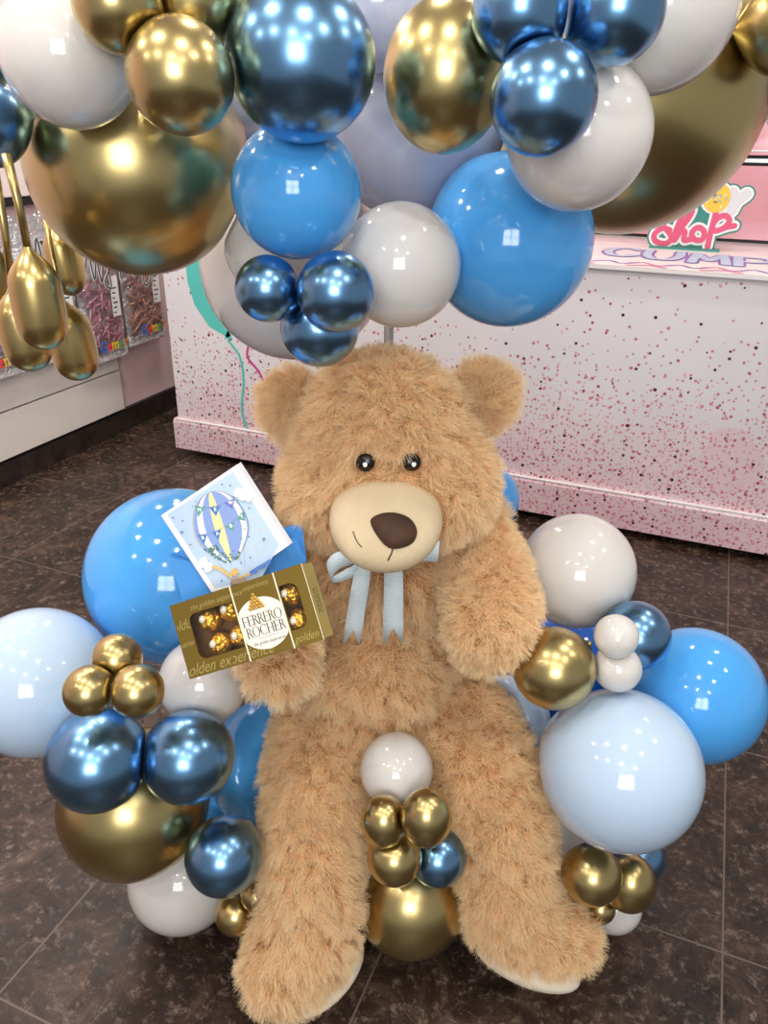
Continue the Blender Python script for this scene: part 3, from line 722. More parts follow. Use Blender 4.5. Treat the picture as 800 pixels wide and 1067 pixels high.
# head
tilt = Matrix.Rotation(math.radians(-3), 3, 'Y')
bm = bmesh.new()
ell(bm, bl(403, 463, 1.27), (.152, .140, .138), tilt)
ell(bm, bl(356, 503, 1.24), (.094, .108, .092)); ell(bm, bl(455, 500, 1.24), (.094, .108, .094))
ell(bm, bl(403, 515, 1.20), (.128, .115, .088))
ell(bm, bl(400, 452, 1.25), (.128, .12, .136))
head_me = bake(bm, .012, 14, 'head')
mz_c = bl(402, 540, 1.105); 
mz_rot = Matrix.Rotation(math.radians(20), 3, 'X')
bm = bmesh.new(); ell(bm, mz_c, (.091, .105, .054), mz_rot, 48); 
# flatten the top a little, as the sewn muzzle is
muz_me = bpy.data.meshes.new('muzzle'); bm.to_mesh(muz_me); bm.free()
for p in muz_me.polygons: p.use_smooth = True
def caster(me):
    bmx = bmesh.new(); bmx.from_mesh(me); t = BVHTree.FromBMesh(bmx); bmx.free(); return t
T_head, T_muz = caster(head_me), caster(muz_me)
def hit(t, px, py, off=0):
    d = ray_yaw(px, py).normalized(); loc, nrm, i, dist = t.ray_cast(EYE0, d)
    if loc is None: return None, None
    return loc + nrm * off, nrm
eyes = [hit(T_head, 382, 481), hit(T_head, 427, 481)]
keep = [(mz_c + (mz_rot @ Vector((0, -.03, 0))), .07)] + [(e[0] + Vector((0, 0, .004)), .021) for e in eyes]
for k in range(16):
    a = 2 * PI * k / 16; keep.append((mz_c + mz_rot @ Vector((.07 * math.cos(a), 0, .046 * math.sin(a))), .036))
head = furry('head', head_me, bear, 5000, .029, 3, (0, -.05, -.22), keep)
link('muzzle', muz_me, M_felt, head)
# ears
for ex, ey, sgn in ((309, 424, -1), (501, 413, 1)):
    bm = bmesh.new(); c = bl(ex, ey, 1.29)
    ell(bm, c, (.045, .026, .058), Matrix.Rotation(math.radians(sgn * 26), 3, 'Y') @ Matrix.Rotation(math.radians(-sgn * 12), 3, 'Z'))
    furry('ear', bake(bm, .008, 5, 'ear'), head, 850, .028, 11 + sgn, (.1 * sgn, -.05, -.12))
# nose, mouth, eyes
def patch(t, outline, off, dome, seg=6):
    """surface patch that follows a skin: rings from the outline to its centre, slightly domed"""
    bm = bmesh.new(); cx = sum(p[0] for p in outline) / len(outline); cy = sum(p[1] for p in outline) / len(outline)
    rings = []
    for k in range(seg):
        f = 1 - k / seg
        rings.append([bm.verts.new(hit(t, cx + (x - cx) * f, cy + (y - cy) * f, off + dome * (1 - f * f) ** .6)[0]) for x, y in outline])
    c = bm.verts.new(hit(t, cx, cy, off + dome)[0]); n = len(outline)
    for a, b in zip(rings, rings[1:]):
        for i in range(n): bm.faces.new((a[i], a[(i + 1) % n], b[(i + 1) % n], b[i]))
    for i in range(n): bm.faces.new((rings[-1][i], rings[-1][(i + 1) % n], c))
    return bm
def smooth_loop(pts, n=6):
    out = []; m = len(pts)
    for i in range(m):
        p0, p1, p2, p3 = (Vector(pts[(i + k - 1) % m]) for k in range(4))
        for k in range(n):
            t = k / n; q = .5 * ((2 * p1) + (p2 - p0) * t + (2 * p0 - 5 * p1 + 4 * p2 - p3) * t * t + (3 * p1 - p0 - 3 * p2 + p3) * t ** 3); out.append((q.x, q.y))
    return out
obj('nose', patch(T_muz, smooth_loop([(386, 544), (396, 536), (412, 535), (427, 541), (434, 554), (428, 567), (409, 572), (396, 563)]), .002, .012), M_nose, head, True)
def thread(pts, r):
    bm = bmesh.new(); q = [hit(T_muz, *p, .0006)[0] for p in pts]; tube(bm, q, r, 6); return bm
obj('mouth', thread([(409, 572), (408, 576), (406, 580), (404, 584)], .0012), M_thread, head)
obj('smile_line', thread([(368, 554), (370, 560), (373, 566), (377, 570)], .0009), M_thread, head)
for (ex, ey), (gx, gy), lab in (((382, 481), (383, 481.5), 0), ((427, 481), (427.5, 482), 1)):
    out = smooth_loop([(ex + 9.3 * math.cos(a), ey + 10.2 * math.sin(a)) for a in [k * PI / 6 for k in range(12)]], 3)
    e = obj('eye', patch(T_head, out, .010, .008), M_eye, head, True)
    cc = hit(T_head, gx, gy, .0188)[0]
    q = smooth_loop([(gx + 2.3 * math.cos(a), gy + 2.9 * math.sin(a)) for a in [k * PI / 4 for k in range(8)]], 2)
    obj('eye_glint', patch(T_head, q, .0186, .0012, 3), M_glint, e, True)

# torso
bm = bmesh.new()
ell(bm, bl(400, 590, 1.29), (.135, .115, .12)); ell(bm, bl(392, 680, 1.28), (.155, .145, .15)); ell(bm, bl(385, 735, 1.27), (.168, .14, .11))
ell(bm, bl(322, 560, 1.33), .065); ell(bm, bl(485, 548, 1.31), .075)
torso_me = bake(bm, .014, 16, 'torso'); T_torso = caster(torso_me)
furry('torso', torso_me, bear, 4800, .032, 5, (0, -.02, -.4))
# arms
bm = bmesh.new(); limb(bm, [(bl(488, 556, 1.28), .060), (bl(508, 600, 1.2), .066), (bl(513, 632, 1.14), .066), (bl(511, 648, 1.11), .062)])
furry('arm', bake(bm, .010, 10, 'arm'), bear, 2600, .030, 6, (0, 0, -.4))
bm = bmesh.new(); limb(bm, [(bl(316, 566, 1.33), .055), (bl(294, 618, 1.27), .066), (bl(286, 655, 1.18), .058), (bl(292, 688, 1.04), .048)])
furry('arm', bake(bm, .010, 10, 'arm'), bear, 2300, .030, 7, (0, 0, -.4))
# legs with soles
def leg(chain, seed, sole_c, sole_n, sole_x, sole_r, n):
    bm = bmesh.new(); limb(bm, chain)
    o = furry('leg', bake(bm, .011, 10, 'leg'), bear, n, .031, seed, (0, -.05, -.45))
    bm = bmesh.new(); M = frame(sole_c, sole_x, Vector(sole_n).cross(Vector(sole_x)))
    ell(bm, (0, 0, 0), (sole_r[0], sole_r[1], sole_r[2]), None, 40)
    for v in bm.verts: v.co = M @ v.co
    obj('sole', bm, M_sole, o, True)
    return o
leg([(bl(338, 765, 1.22), .093), (bl(330, 810, 1.13), .089), (bl(328, 860, 1.06), .083), (bl(326, 905, 1.0), .077), (bl(324, 952, .975), .082), (bl(313, 980, .95), .080), (bl(297, 1002, .925), .066)], 8,
    bl(333, 1006, .95) + Vector((.008, -.006, -.012)), (.25, -.15, -1), (-.55, -.8, 0), (.100, .066, .028), 4600)
leg([(bl(481, 755, 1.22), .098), (bl(504, 800, 1.13), .094), (bl(520, 850, 1.07), .088), (bl(526, 900, 1.03), .082), (bl(530, 935, 1.01), .080), (bl(552, 958, 1.0), .076), (bl(580, 970, .99), .058), (bl(597, 972, .985), .042)], 9,
    bl(549, 984, .98) + Vector((0, -.014, -.030)), (0, -.4, -1), (.95, -.3, -.12), (.105, .06, .034), 4600)

# ribbon bow
def ribbon_mat():
    m, n, l, p = new_mat('satin_ribbon')
    p.inputs['Base Color'].default_value = lin((216, 231, 236)); p.inputs['Roughness'].default_value = .42
    tc = n.new('ShaderNodeTexCoord'); w = n.new('ShaderNodeTexWave'); w.bands_direction = 'Z'; w.inputs['Scale'].default_value = 75
    b = n.new('ShaderNodeBump'); b.inputs['Strength'].default_value = .5; b.inputs['Distance'].default_value = .0012
    l.new(tc.outputs['Object'], w.inputs['Vector']); l.new(w.outputs['Color'], b.inputs['Height']); l.new(b.outputs['Normal'], p.inputs['Normal'])
    return m
M_rib = ribbon_mat()
bow = obj('ribbon_bow', (lambda b: (ell(b, bl(388, 583, 1.075), (.018, .010, .014)), b)[1])(bmesh.new()), M_rib, bear, True)
def ribbon(name, left, right, notch=False):
    """strip between two rails (lists of (px,py,w)), given thickness"""
    def rail(pts):
        P = [bl(*p) for p in pts]; Q = []
        for i in range(len(P) - 1):
            p0, p1, p2, p3 = P[max(i - 1, 0)], P[i], P[i + 1], P[min(i + 2, len(P) - 1)]
            for k in range(8):
                t = k / 8; Q.append(.5 * ((2 * p1) + (p2 - p0) * t + (2 * p0 - 5 * p1 + 4 * p2 - p3) * t * t + (3 * p1 - p0 - 3 * p2 + p3) * t ** 3))
        return Q + [P[-1]]
    A, B = rail(left), rail(right); bm = bmesh.new(); rows = []
    for i, (a, b) in enumerate(zip(A, B)):
        m = (a + b) / 2
        if notch and len(A) - 7 < i < len(A) - 1: continue
        if notch and i == len(A) - 1: m = (A[-6] + B[-6]) / 2
        rows.append([bm.verts.new(a), bm.verts.new(m), bm.verts.new(b)])
    for r, s in zip(rows, rows[1:]):
        for k in range(2): bm.faces.new((r[k], r[k + 1], s[k + 1], s[k]))
    bmesh.ops.recalc_face_normals(bm, faces=bm.faces)
    bmesh.ops.solidify(bm, geom=bm.faces[:], thickness=.0012)
    obj(name, bm, M_rib, bow, True)
W = 1.075
ribbon('ribbon_tail', [(371, 588, W), (366, 612, W + .005), (361, 642, W + .01), (357, 674, W + .012)], [(387, 590, W), (384, 612, W), (379, 645, W + .006), (374, 673, W + .008)], True)
ribbon('ribbon_tail', [(400, 580, W), (400, 612, W + .005), (399, 642, W + .01), (399, 673, W + .012)], [(419, 580, W), (420, 612, W), (420, 642, W + .006), (420, 671, W + .008)], True)
ribbon('ribbon_loop', [(385, 578, W), (366, 573, W - .012), (348, 577, W - .015), (340, 588, W - .005), (346, 600, W + .012), (362, 592, W + .014), (382, 582, W + .005)],
       [(386, 590, W), (368, 588, W - .012), (352, 594, W - .015), (345, 603, W - .005), (349, 607, W + .012), (366, 602, W + .014), (386, 590, W + .005)])
ribbon('ribbon_loop', [(405, 576, W), (425, 570, W - .005), (442, 564, W), (458, 564, W + .008)], [(405, 588, W), (425, 588, W - .005), (442, 585, W), (456, 586, W + .008)])

# ---------------------------------------------------------------- gift: chocolate box, chocolates, envelope, card
cp, sp = math.cos(PITCH), math.sin(PITCH)
def cam_axes():
    o = ray_yaw(400, 533.5); rx = (ray_yaw(500, 533.5) - o).normalized(); uy = (ray_yaw(400, 433.5) - o).normalized()
    return rx, uy
RX, UY = cam_axes()
def facing(px, py, w, roll, turn, lean=0):
    """matrix of a flat thing at a place: rolled in view, then turned about its own up axis (turn>0 shows its right side)"""
    c = PC(px, py, w); vd = ray_yaw(px, py).normalized()
    x = RX * math.cos(roll) + UY * math.sin(roll); x = (x - vd * x.dot(vd)).normalized()
    y = vd.cross(x) * -1; y = (-vd).cross(x).normalized()
    z = -vd
    R = Matrix(((x.x, y.x, z.x), (x.y, y.y, z.y), (x.z, y.z, z.z)))
    R = R @ Matrix.Rotation(-turn, 3, 'Y') @ Matrix.Rotation(lean, 3, 'X')
    M = Matrix.Translation(c) @ R.to_4x4()
    return Matrix.Rotation(YAW, 4, 'Z') @ M
BW, BH, BD = .222, .1145, .045
BM = facing(255, 648.5, .945, math.radians(17.2), math.radians(25))
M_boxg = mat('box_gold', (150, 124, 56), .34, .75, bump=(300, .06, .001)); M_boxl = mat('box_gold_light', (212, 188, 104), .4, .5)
M_stripe_highlight = mat('cream_line_and_highlight', (250, 244, 214), .4); M_label = mat('label_cream', (244, 238, 222), .5); M_brown = mat('print_brown', (58, 34, 22), .6)
M_kraft = mat('inner_brown', (120, 82, 34), .6); M_goldp = mat('print_gold', (206, 160, 70), .35, .4)
choc = thing('chocolate_box', 'gold chocolate box with windows and cream oval label, held in the bear paw', 'box', mw=BM)
hw, hh = BW / 2, BH / 2
U = lambda u, v: ((u - .5) * BW, (.5 - v) * BH)
# sleeve front with two cut windows, built from outline and hole rims
def rrect(u0, v0, u1, v1, rl, rr, n=6):
    (x0, y1), (x1, y0) = U(u0, v0), U(u1, v1); out = []
    for cx, cy, a0, r in ((x1, y0, -PI / 2, rr), (x1, y1, 0, rr), (x0, y1, PI / 2, rl), (x0, y0, PI, rl)):
        for k in range(n + 1):
            a = a0 + k / n * PI / 2
            sx = -1 if cx == x1 else 1; sy = 1 if cy == y0 else -1
            out.append((cx + sx * r + r * math.cos(a), cy + sy * r + r * math.sin(a)))
    return out
W1 = rrect(.115, .19, .452, .80, .012, .001); W2 = rrect(.80, .19, .925, .78, .001, .013)
bm = bmesh.new()
def holed(bm, outer, holes, z, mi=0):
    es = []
    for loop in [outer] + holes:
        vs = [bm.verts.new((p[0], p[1], z)) for p in loop]
        es += [bm.edges.new((vs[i], vs[(i + 1) % len(vs)])) for i in range(len(vs))]
    r = bmesh.ops.triangle_fill(bm, use_beauty=True, use_dissolve=False, edges=es)
    for f in r['geom']:
        if isinstance(f, bmesh.types.BMFace): f.material_index = mi
holed(bm, [(-hw, -hh), (hw, -hh), (hw, hh), (-hw, hh)], [W1, W2], 0)
fr = bmesh.ops.extrude_face_region(bm, geom=bm.faces[:])
for v in fr['geom']:
    if isinstance(v, bmesh.types.BMVert): v.co.z -= .0012
obj('front', bm, M_boxg, choc)
bm = bmesh.new()
box(bm, (-hw, hh - .0012, -BD), (hw, hh, -.0013)); box(bm, (-hw, -hh, -BD), (hw, -hh + .0012, -.0013))
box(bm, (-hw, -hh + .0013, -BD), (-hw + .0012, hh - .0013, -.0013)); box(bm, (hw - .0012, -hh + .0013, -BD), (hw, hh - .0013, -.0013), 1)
box(bm, (-hw, -hh, -BD - .0013), (hw, hh, -BD - .0001))
obj('sleeve', bm, [M_boxg, M_boxl], choc)
bm = bmesh.new(); box(bm, (-hw + .003, -hh + .003, -BD + .0005), (hw - .003, hh - .003, -BD + .002)); obj('tray', bm, M_kraft, choc)
bm = bmesh.new()
for u in (.465, .788): a, b = U(u - .0045, 0), U(u + .0045, 1); box(bm, (a[0], b[1], .0001), (b[0], a[1], .0005))
a, b = U(.996, 0), U(1.0, 1); box(bm, (a[0], b[1], .0001), (b[0], a[1], .0006))  # strip along the right edge imitates the highlight on the box edge
obj('cream_stripe_and_highlight', bm, M_stripe_highlight, choc)
bm = bmesh.new(); pts = []
cx, cy = U(.627, .575)
for k in range(48):
    a = 2 * PI * k / 48; x = cx + .19 * BW * math.cos(a); y = cy + .335 * BH * math.sin(a)
    pts.append((max(U(.4705, 0)[0], min(U(.783, 0)[0], x)), y))
poly(bm, pts, .0002, 0, .0003)
lb = obj('label', bm, M_label, choc)
# serif capitals
def cap(bm, ch, x0, h, wd, mi=0, z=0):
    T, t, s = .115 * h, .04 * h, .045 * h                      # stem, hairline, serif overhang
    R = lambda ax, ay, bx, by: poly(bm, [(x0 + ax, ay), (x0 + bx, ay), (x0 + bx, by), (x0 + ax, by)], z, mi)
    def stem(x): R(x, 0, x + T, h); R(x - s, 0, x + T + s, t * .8); R(x - s, h - t * .8, x + T + s, h)
    def arc(cx, cy, rx, ry, a0, a1, thick, thin, n=20):
        P = []
        for k in range(n + 1):
            a = a0 + (a1 - a0) * k / n; w = thin + (thick - thin) * abs(math.cos(a)) ** 1.5
            P.append(((x0 + cx + rx * math.cos(a), cy + ry * math.sin(a)), (x0 + cx + (rx - w) * math.cos(a), cy + (ry - min(w, thin * 1.4)) * math.sin(a))))
        for p, q in zip(P, P[1:]): poly(bm, [p[0], p[1], q[1], q[0]], z, mi)
    if ch in 'FE':
        stem(s); R(s, h - t, wd, h); R(wd - t, h * .82, wd, h); R(s, h * .5, wd * .8, h * .5 + t); R(wd * .8 - t, h * .43, wd * .8, h * .6)
        if ch == 'E': R(s, 0, wd * 1.02, t); R(wd * 1.02 - t, 0, wd * 1.02, h * .18)
    if ch == 'R':
        stem(s); arc(s + T, h * .75, wd * .55, h * .25, -PI / 2, PI / 2, T, t); R(s, h - t, s + T, h); R(s, h * .5, s + T, h * .5 + t)
        poly(bm, [(x0 + wd * .45, h * .52), (x0 + wd * .45 + T, h * .52), (x0 + wd * 1.12, 0), (x0 + wd * 1.12 - T, 0)], z, mi)
    if ch == 'O': arc(wd / 2, h / 2, wd / 2, h * .52, 0, 2 * PI, T, t, 36)
    if ch == 'C': arc(wd * .55, h / 2, wd * .55, h * .52, .75, 2 * PI - .75, T, t, 28); R(wd * .9, h * .72, wd * .9 + t, h * .95)
    if ch == 'H': stem(s); stem(wd - T - s); R(s, h * .48, wd - s, h * .48 + t)
WID = dict(F=.52, E=.5, R=.55, O=.8, C=.68, H=.72)
def caps(bm, word, cx, cy, h, track, z, mi=0):
    tot = sum(WID[c] * h + track for c in word) - track; x = cx - tot / 2
    tmp = bmesh.new()
    for c in word: cap(tmp, c, x, h, WID[c] * h, mi, 0); x += WID[c] * h + track
    for v in tmp.verts: v.co += Vector((0, cy - h / 2, z))
    me = bpy.data.meshes.new('tmp'); tmp.to_mesh(me); tmp.free(); bm.from_mesh(me); bpy.data.meshes.remove(me)
bm = bmesh.new()
caps(bm, 'FERRERO', *U(.628, .505), .0152, .0006, .0007); caps(bm, 'ROCHER', *U(.632, .655), .0152, .0008, .0007)
box(bm, (U(.56, 0)[0], U(0, .755)[1], .0006), (U(.71, 0)[0], U(0, .751)[1], .0007))
text_into(bm, 'the golden experience', .0072, Matrix.Translation((*U(.635, .815), .0007)), shear=.35, xs=.8)
obj('lettering', bm, M_brown, lb)
bm = bmesh.new(); rnd = random.Random(4)
for row, n in enumerate((5, 4, 3, 2, 1)):
    for k in range(n):
        c = U(.612, .36 - row * .042); ell(bm, (c[0] + (k - (n - 1) / 2) * .0052, c[1], .0012), (.0029, .0029, .0016), None, 10)
obj('printed_pyramid', bm, M_goldp, lb, True)
M_script = mat('script_gold', (196, 174, 104), .4, .6)
wx0, wx1, wy0, wy1 = min(p[0] for p in W1), max(p[0] for p in W1), min(p[1] for p in W1), max(p[1] for p in W1)
for tx, u, v, s in (('golden experience', .30, .905, .024), ('the golden experience', .34, .115, .0115), ('golden', .045, .30, .021), ('experience', .05, .55, .013), ('golden', .885, .90, .017), ('experience', .64, .085, .011)):
    bm = bmesh.new(); text_into(bm, tx, s, Matrix.Translation((*U(u, v), .00015)), shear=.5, xs=.85)
    kill = [f for f in bm.faces if any(abs(q.co.x) > hw - .001 or abs(q.co.y) > hh - .001 or (wx0 < q.co.x < wx1 and wy0 < q.co.y < wy1) for q in f.verts)]
    bmesh.ops.delete(bm, geom=kill, context='FACES')
    obj('gold_lettering', bm, M_script, choc)
bm = bmesh.new(); tmp = bmesh.new(); caps(tmp, 'FERRERO', 0, .0055, .0085, .0006, 0); caps(tmp, 'ROCHER', 0, -.0065, .0085, .0006, 0)
for v in tmp.verts: v.co = Vector((hw + .0002, -v.co.x * 1.0, -BD / 2 + v.co.y * -1.0))
me = bpy.data.meshes.new('tmp'); tmp.to_mesh(me); tmp.free(); bm.from_mesh(me); bpy.data.meshes.remove(me)
obj('side_lettering', bm, M_brown, choc)
bm = bmesh.new()
for Wn in (W1, W2): poly(bm, Wn, -.0016)
obj('window_film', bm, M_film2, choc)
# foil wrapped chocolates
def foil_mat():
    m, n, l, p = new_mat('gold_foil'); p.inputs['Base Color'].default_value = lin((226, 176, 62)); p.inputs['Metallic'].default_value = .85; p.inputs['Roughness'].default_value = .32
    tc = n.new('ShaderNodeTexCoord'); v = n.new('ShaderNodeTexVoronoi'); v.inputs['Scale'].default_value = 150; v.feature = 'SMOOTH_F1'
    b = n.new('ShaderNodeBump'); b.inputs['Strength'].default_value = .6; b.inputs['Distance'].default_value = .003
    l.new(tc.outputs['Object'], v.inputs['Vector']); l.new(v.outputs['Distance'], b.inputs['Height']); l.new(b.outputs['Normal'], p.inputs['Normal'])
    return m
M_foil = foil_mat(); M_stick = mat('sticker_white', (240, 234, 220), .5); M_cup = mat('paper_cup', (176, 128, 46), .5, .3); M_ring = mat('sticker_ring', (170, 130, 70), .4)
spots = [(.215, .325, 'foil wrapped chocolate in the upper outer corner of the wide box window'), (.385, .285, 'foil wrapped chocolate in the upper part of the wide window next to the label'),
         (.240, .675, 'foil wrapped chocolate in the lower outer corner of the wide box window'), (.408, .655, 'foil wrapped chocolate in the lower part of the wide window next to the label'),
         (.835, .325, 'upper foil wrapped chocolate in the narrow box window'), (.840, .69, 'lower foil wrapped chocolate in the narrow box window')]
for k, (u, v, lab) in enumerate(spots):
    x, y = U(u, v); r = .0186
    t = thing('chocolate', lab, 'chocolate', mw=BM @ Matrix.Translation((x, y, -.0225)), group='chocolates in the gold box')
    bm = bmesh.new(); ell(bm, (0, 0, 0), r, None, 32); rnd = random.Random(k)
    for vv in bm.verts:
        f = vv.co.normalized(); d = noise.noise(f * 3.2 + Vector((k * 5, 0, 0))) * .0022 + noise.noise(f * 9 + Vector((k, 7, 0))) * .0007
        vv.co = vv.co * (1 - .04 + d / r)
    w = obj('foil_wrapper', bm, M_foil, t, False)
    sd = Vector((-.25, .18, 1)).normalized(); q = Vector((0, 0, 1)).rotation_difference(sd).to_matrix().to_4x4()
    bm = bmesh.new(); lathe(bm, [(0, r + .0018), (.0052, r + .0011), (.0058, r - .0002), (.004, r - .002)], q, 24)
    lathe(bm, [(.0036, r + .00175), (.0040, r + .0017)], q, 24, 1)
    obj('sticker', bm, [M_stick, M_ring], t)
    bm = bmesh.new(); pr = []
    rings = [[bm.verts.new(((r * s + .0006 * math.cos(16 * a) * s) * math.cos(a), (r * s + .0006 * math.cos(16 * a) * s) * math.sin(a), zz)) for a in [2 * PI * i / 64 for i in range(64)]] for s, zz in ((.75, -.0175), (.98, -.006))]
    for i in range(64): bm.faces.new((rings[0][i], rings[0][(i + 1) % 64], rings[1][(i + 1) % 64], rings[1][i]))
    bm.faces.new(rings[0])
    obj('paper_cup', bm, M_cup, t)

# blue envelope behind the box
M_env = mat('envelope_blue', (54, 148, 228), .55); M_env_in = mat('envelope_fold', (40, 128, 212), .6)
EM = facing(252, 590, 1.085, math.radians(13), math.radians(0))
es = scale_at(252, 590, 1.085)
def inv_px(M, px, py):
    """where the sight line meets the local xy plane of M"""
    o = Vector((0, 0, CAM_H)); d = to_world(ray_yaw(px, py)); Mi = M.inverted(); o2 = Mi @ o; d2 = (Mi.to_3x3() @ d)
    t = -o2.z / d2.z; q = o2 + d2 * t; return (q.x, q.y)
env = thing('envelope', 'bright blue paper envelope with the greeting card in it, behind the chocolate box', 'envelope', mw=EM)
def E(*pts): return [inv_px(EM, *p) for p in pts]
bm = bmesh.new(); poly(bm, E((175, 577), (315, 545), (322, 610), (204, 670)), -.0075, 0, .0006); obj('back_panel', bm, M_env, env)
bm = bmesh.new(); poly(bm, E((176, 578), (196, 584), (242, 607), (262, 598), (296, 562), (314, 547), (322, 610), (204, 670)), .0045, 0, .0006); obj('front_panel', bm, M_env, env)
bm = bmesh.new(); poly(bm, E((176, 577.5), (182, 579), (196, 584), (184, 583)), .0052, 0, .0004); poly(bm, E((296, 562), (314, 547), (319, 583), (307, 560)), .0052, 0, .0003); obj('flap_fold', bm, M_env_in, env)

# greeting card
CW = 1.082
CM = facing(238, 560, CW, math.radians(33), math.radians(9))
card = thing('greeting_card', 'white square greeting card with a striped hot air balloon, in the blue envelope', 'card', mw=CM)
def K(*pts): return [inv_px(CM, *p) for p in pts]
corner = [(168, 537), (247, 484), (301, 568), (224, 622)]
q = K(*corner)
ex = Vector((*q[1], 0)) - Vector((*q[0], 0)); cw = .128
q = [Vector(a) for a in q]
bm = bmesh.new(); poly(bm, q, .0012, 0, .0008); cover = obj('cover', bm, mat('card_white', (246, 244, 246), .45), card)
M_page = mat('card_page', (224, 222, 226), .6)
sx = (q[1] - q[0]).normalized()
for k in range(2):
    bm = bmesh.new(); poly(bm, [p + sx * .0035 * (k + 1) for p in q], -.0004 - .0017 * k, 0, .0008); obj('page', bm, M_page, card)
# printed picture: pixel drawing of the photo's card mapped into the card plane
inks = ['card_sky', 'stripe_blue', 'stripe_cream', 'stripe_yellow', 'flag_blue', 'flag_green', 'leaf_green', 'ink_white', 'giraffe', 'rope', 'cloud', 'heart', 'gold_dot', 'basket', 'flag_violet']
rgb = [(190, 214, 238), (132, 160, 220), (244, 242, 240), (244, 232, 160), (52, 120, 196), (84, 164, 150), (56, 124, 90), (250, 250, 250), (236, 190, 96), (130, 130, 150), (232, 238, 248), (80, 130, 210), (240, 214, 150), (176, 150, 128), (96, 110, 200)]
M_inks = [mat(a, c, .45) for a, c in zip(inks, rgb)]
ZC = lambda zx, zy: (160 + zx / 5, 475 + zy / 5)
def Z(*pts): return K(*[ZC(*p) for p in pts])
bm = bmesh.new(); z0 = .0021
lay = iter([z0 + k * .00004 for k in range(400)])
def P(pts, mi): poly(bm, pts, next(lay), mi)
P(Z((72, 305), (415, 82), (655, 460), (560, 640), (320, 690)), 0)
# balloon envelope with stripes
def bal(s):   # outline half-width of the balloon along its axis (0 top .. 1 bottom)
    return math.sqrt(max(0, 1 - (1 - s / .5) ** 2)) if s < .5 else 1 if s < .55 else (1 - ((s - .55) / .45) ** 1.7 * .80)
ax0, ax1 = Vector((298, 188)), Vector((408, 548)); axd = ax1 - ax0; prp = Vector((-axd.y, axd.x)).normalized() * -1
HWID = 142
def bp(s, u): # u -1..1
    c = ax0 + axd * s; return tuple(c + prp * (HWID * bal(s) * math.sin(u * PI / 2)))
edges = [-1, -.86, -.62, -.40, -.16, .06, .30, .52, .76, 1]; colr = [3, 1, 2, 1, 1, 3, 1, 1, 2]
colr = [3, 1, 2, 1, 3, 1, 1, 2, 1]
for a, b, ci in zip(edges, edges[1:], colr):
    zz = next(lay)
    for k in range(16):
        s0, s1 = (k / 16) ** 1.5, ((k + 1) / 16) ** 1.5
        if s0 == 0: poly(bm, Z(bp(.001, a), bp(s1, a), bp(s1, b), bp(.0011, b)), zz, ci)
        else: poly(bm, Z(bp(s0, a), bp(s1, a), bp(s1, b), bp(s0, b)), zz, ci)
def line(pts, wd, mi): stroke(bm, Z(*pts), wd, next(lay), mi)
for u in (-1, 1): line([bp((s / 14) ** 1.7, u) for s in range(0, 15)], .0006, 9)
line([(215, 258), (270, 270), (330, 258), (385, 236), (430, 205)], .0005, 9)
line([(222, 412), (300, 400), (370, 368), (430, 330), (472, 285)], .0005, 9)
for (a, b, c), mi, ch, lc in ((((215, 258), (270, 268), (233, 318)), 5, 'N', (240, 280)), (((290, 268), (348, 258), (327, 314)), 4, 'E', (322, 278)), (((368, 246), (424, 220), (412, 276)), 14, 'W', (402, 244)),
                              (((232, 412), (280, 408), (264, 462)), 4, 'B', (258, 426)), (((306, 400), (352, 380), (340, 438)), 4, 'A', (334, 404)), (((372, 368), (418, 340), (416, 392)), 5, 'B', (404, 364)), (((430, 328), (470, 285), (478, 338)), 5, 'Y', (460, 316))):
    P(Z(a, b, c), mi)
    qx = Z(lc)[0]; Mt = Matrix.Translation((qx[0], qx[1], next(lay))) @ Matrix.Rotation(math.radians(-28 if lc[1] < 300 else -10), 4, 'Z')
    text_into(bm, ch, .0078, Mt, mi=7, bold=.0002)
rnd = random.Random(3)
for k in range(70):
    s = rnd.uniform(.72, 1.0); u = rnd.uniform(-.95, .7 if s > .85 else -.2)
    c = Z(bp(s, u))[0]; disc(bm, c, rnd.uniform(.0012, .0024), rnd.uniform(.0008, .0014), next(lay), 6, 8, rot=rnd.uniform(0, 3))
for px, py in ((222, 238), (206, 262), (420, 212), (440, 232), (470, 300), (462, 432), (478, 380)): disc(bm, Z((px, py))[0], .0011, z=next(lay), mi=6, seg=8)
for pts in ([(300, 512), (370, 590)], [(446, 490), (455, 560)], [(470, 440), (478, 580)], [(400, 552), (408, 575)]): line(pts, .0004, 9)
for c, r in (((262, 552), 30), ((290, 578), 28), ((250, 570), 16), ((470, 200), 34), ((440, 190), 26), ((500, 215), 26)): disc(bm, Z(c)[0], r / 5 * es, r / 7 * es, next(lay), 10, 18, rot=.5)
# giraffe looking out of the basket
line([(312, 575), (345, 585), (385, 610), (405, 625)], .0042, 8); disc(bm, Z((424, 603))[0], .0062, z=next(lay), mi=8, seg=20)
line([(440, 635), (470, 625), (500, 612)], .0034, 8)
for px, py in ((412, 598), (432, 592), (420, 616), (436, 612)): disc(bm, Z((px, py))[0], .0010, z=next(lay), mi=13, seg=8)
P(Z((404, 640), (480, 626), (486, 656), (404, 668)), 13)
for a, b in zip(((500, 600), (540, 575), (585, 550)), ((540, 575), (585, 550), (608, 532))):
    P(Z(a, b, (b[0] + 4, b[1] + 28), (a[0] + 6, a[1] + 16)), 11)
for px, py in ((360, 150), (402, 155), (105, 322), (150, 398), (155, 338), (196, 462), (500, 272), (498, 420), (576, 436), (575, 430), (505, 528), (458, 556), (358, 648), (408, 662)):
    h = 9 if (px, py) in ((150, 398), (576, 436)) else 6
    P(Z((px - h, py - h * .3), (px - h * .5, py - h), (px, py - h * .4), (px + h * .6, py - h), (px + h, py - h * .3), (px, py + h)), 11 if px % 4 else 9)
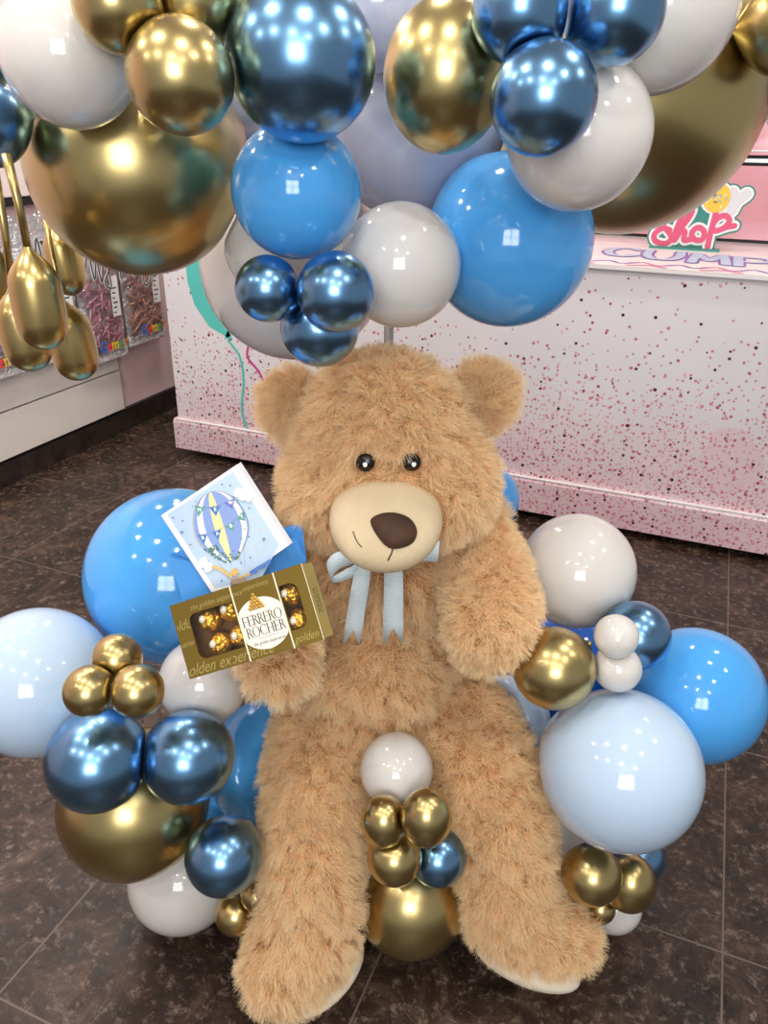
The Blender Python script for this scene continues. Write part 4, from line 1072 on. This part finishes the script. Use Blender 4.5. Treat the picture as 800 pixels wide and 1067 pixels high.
for px, py in ((520, 325), (548, 378), (530, 468), (545, 515), (568, 490), (490, 488), (505, 378)): disc(bm, Z((px, py))[0], .0012, z=next(lay), mi=12, seg=10)
obj('artwork', bm, M_inks, cover)

# ---------------------------------------------------------------- lights, world, camera
def area(name, loc, size, power, target=None, col=(1, .96, .9), shape='DISK', sy=None):
    li = bpy.data.lights.new(name, 'AREA'); li.shape = shape; li.size = size; li.energy = power; li.color = col
    if sy: li.size_y = sy
    o = bpy.data.objects.new(name, li); COL.objects.link(o); o.location = loc
    d = (Vector(target) - Vector(loc)) if target else Vector((0, 0, -1)); o.rotation_euler = d.to_track_quat('-Z', 'Y').to_euler()
    return o
for i, (x, y) in enumerate([(-2.0, -.9), (-1.0, -.9), (0, -.9), (1.0, -.9), (-2.0, .3), (-1.0, .3), (0, .3), (1.0, .3), (-1.9, 1.5), (-.7, 1.55), (.5, 1.5), (1.5, 1.5), (-1.8, 2.7), (-.5, 2.7), (.8, 2.7), (-2.2, 2.2), (-2.1, 3.2), (-2.3, 1.0)]):
    area('downlight_and_fill', (x, y, 2.77), .14, 7.5 if i < 15 else 13)  # the last, stronger ones are fill added to brighten the left wall side
# daylight from the shop front behind the camera, four panes
fw = Vector((-SY, CY, 0)); rt = Vector((CY, SY, 0))
for i in (-1, 1):
    for j in (0, 1):
        p = fw * -2.0 + rt * (i * .31 - .15) + Vector((0, 0, 1.75 + j * .62))
        area('shop_window', p, 0.56, 11, p + fw - Vector((0, 0, .15)), (.97, .98, 1), 'RECTANGLE', .56)
w = bpy.data.worlds.new('world'); bpy.context.scene.world = w; w.use_nodes = True
w.node_tree.nodes['Background'].inputs[0].default_value = (.80, .80, .82, 1); w.node_tree.nodes['Background'].inputs[1].default_value = .46
cam = bpy.data.cameras.new('camera'); co = bpy.data.objects.new('camera', cam); COL.objects.link(co)
cam.sensor_fit = 'VERTICAL'; cam.sensor_height = 36; cam.lens = 36 * F / 1067; cam.clip_start = .02
co.location = (0, 0, CAM_H)
rx, uy = RX, UY; bk = rx.cross(uy)
co.matrix_world = Matrix.Rotation(YAW, 4, 'Z') @ Matrix(((rx.x, uy.x, bk.x, 0), (rx.y, uy.y, bk.y, 0), (rx.z, uy.z, bk.z, CAM_H), (0, 0, 0, 1)))
sc = bpy.context.scene; sc.camera = co
sc.view_settings.view_transform = 'Standard'; sc.view_settings.exposure = 0
sc.cycles.max_bounces = 8; sc.cycles.transparent_max_bounces = 8
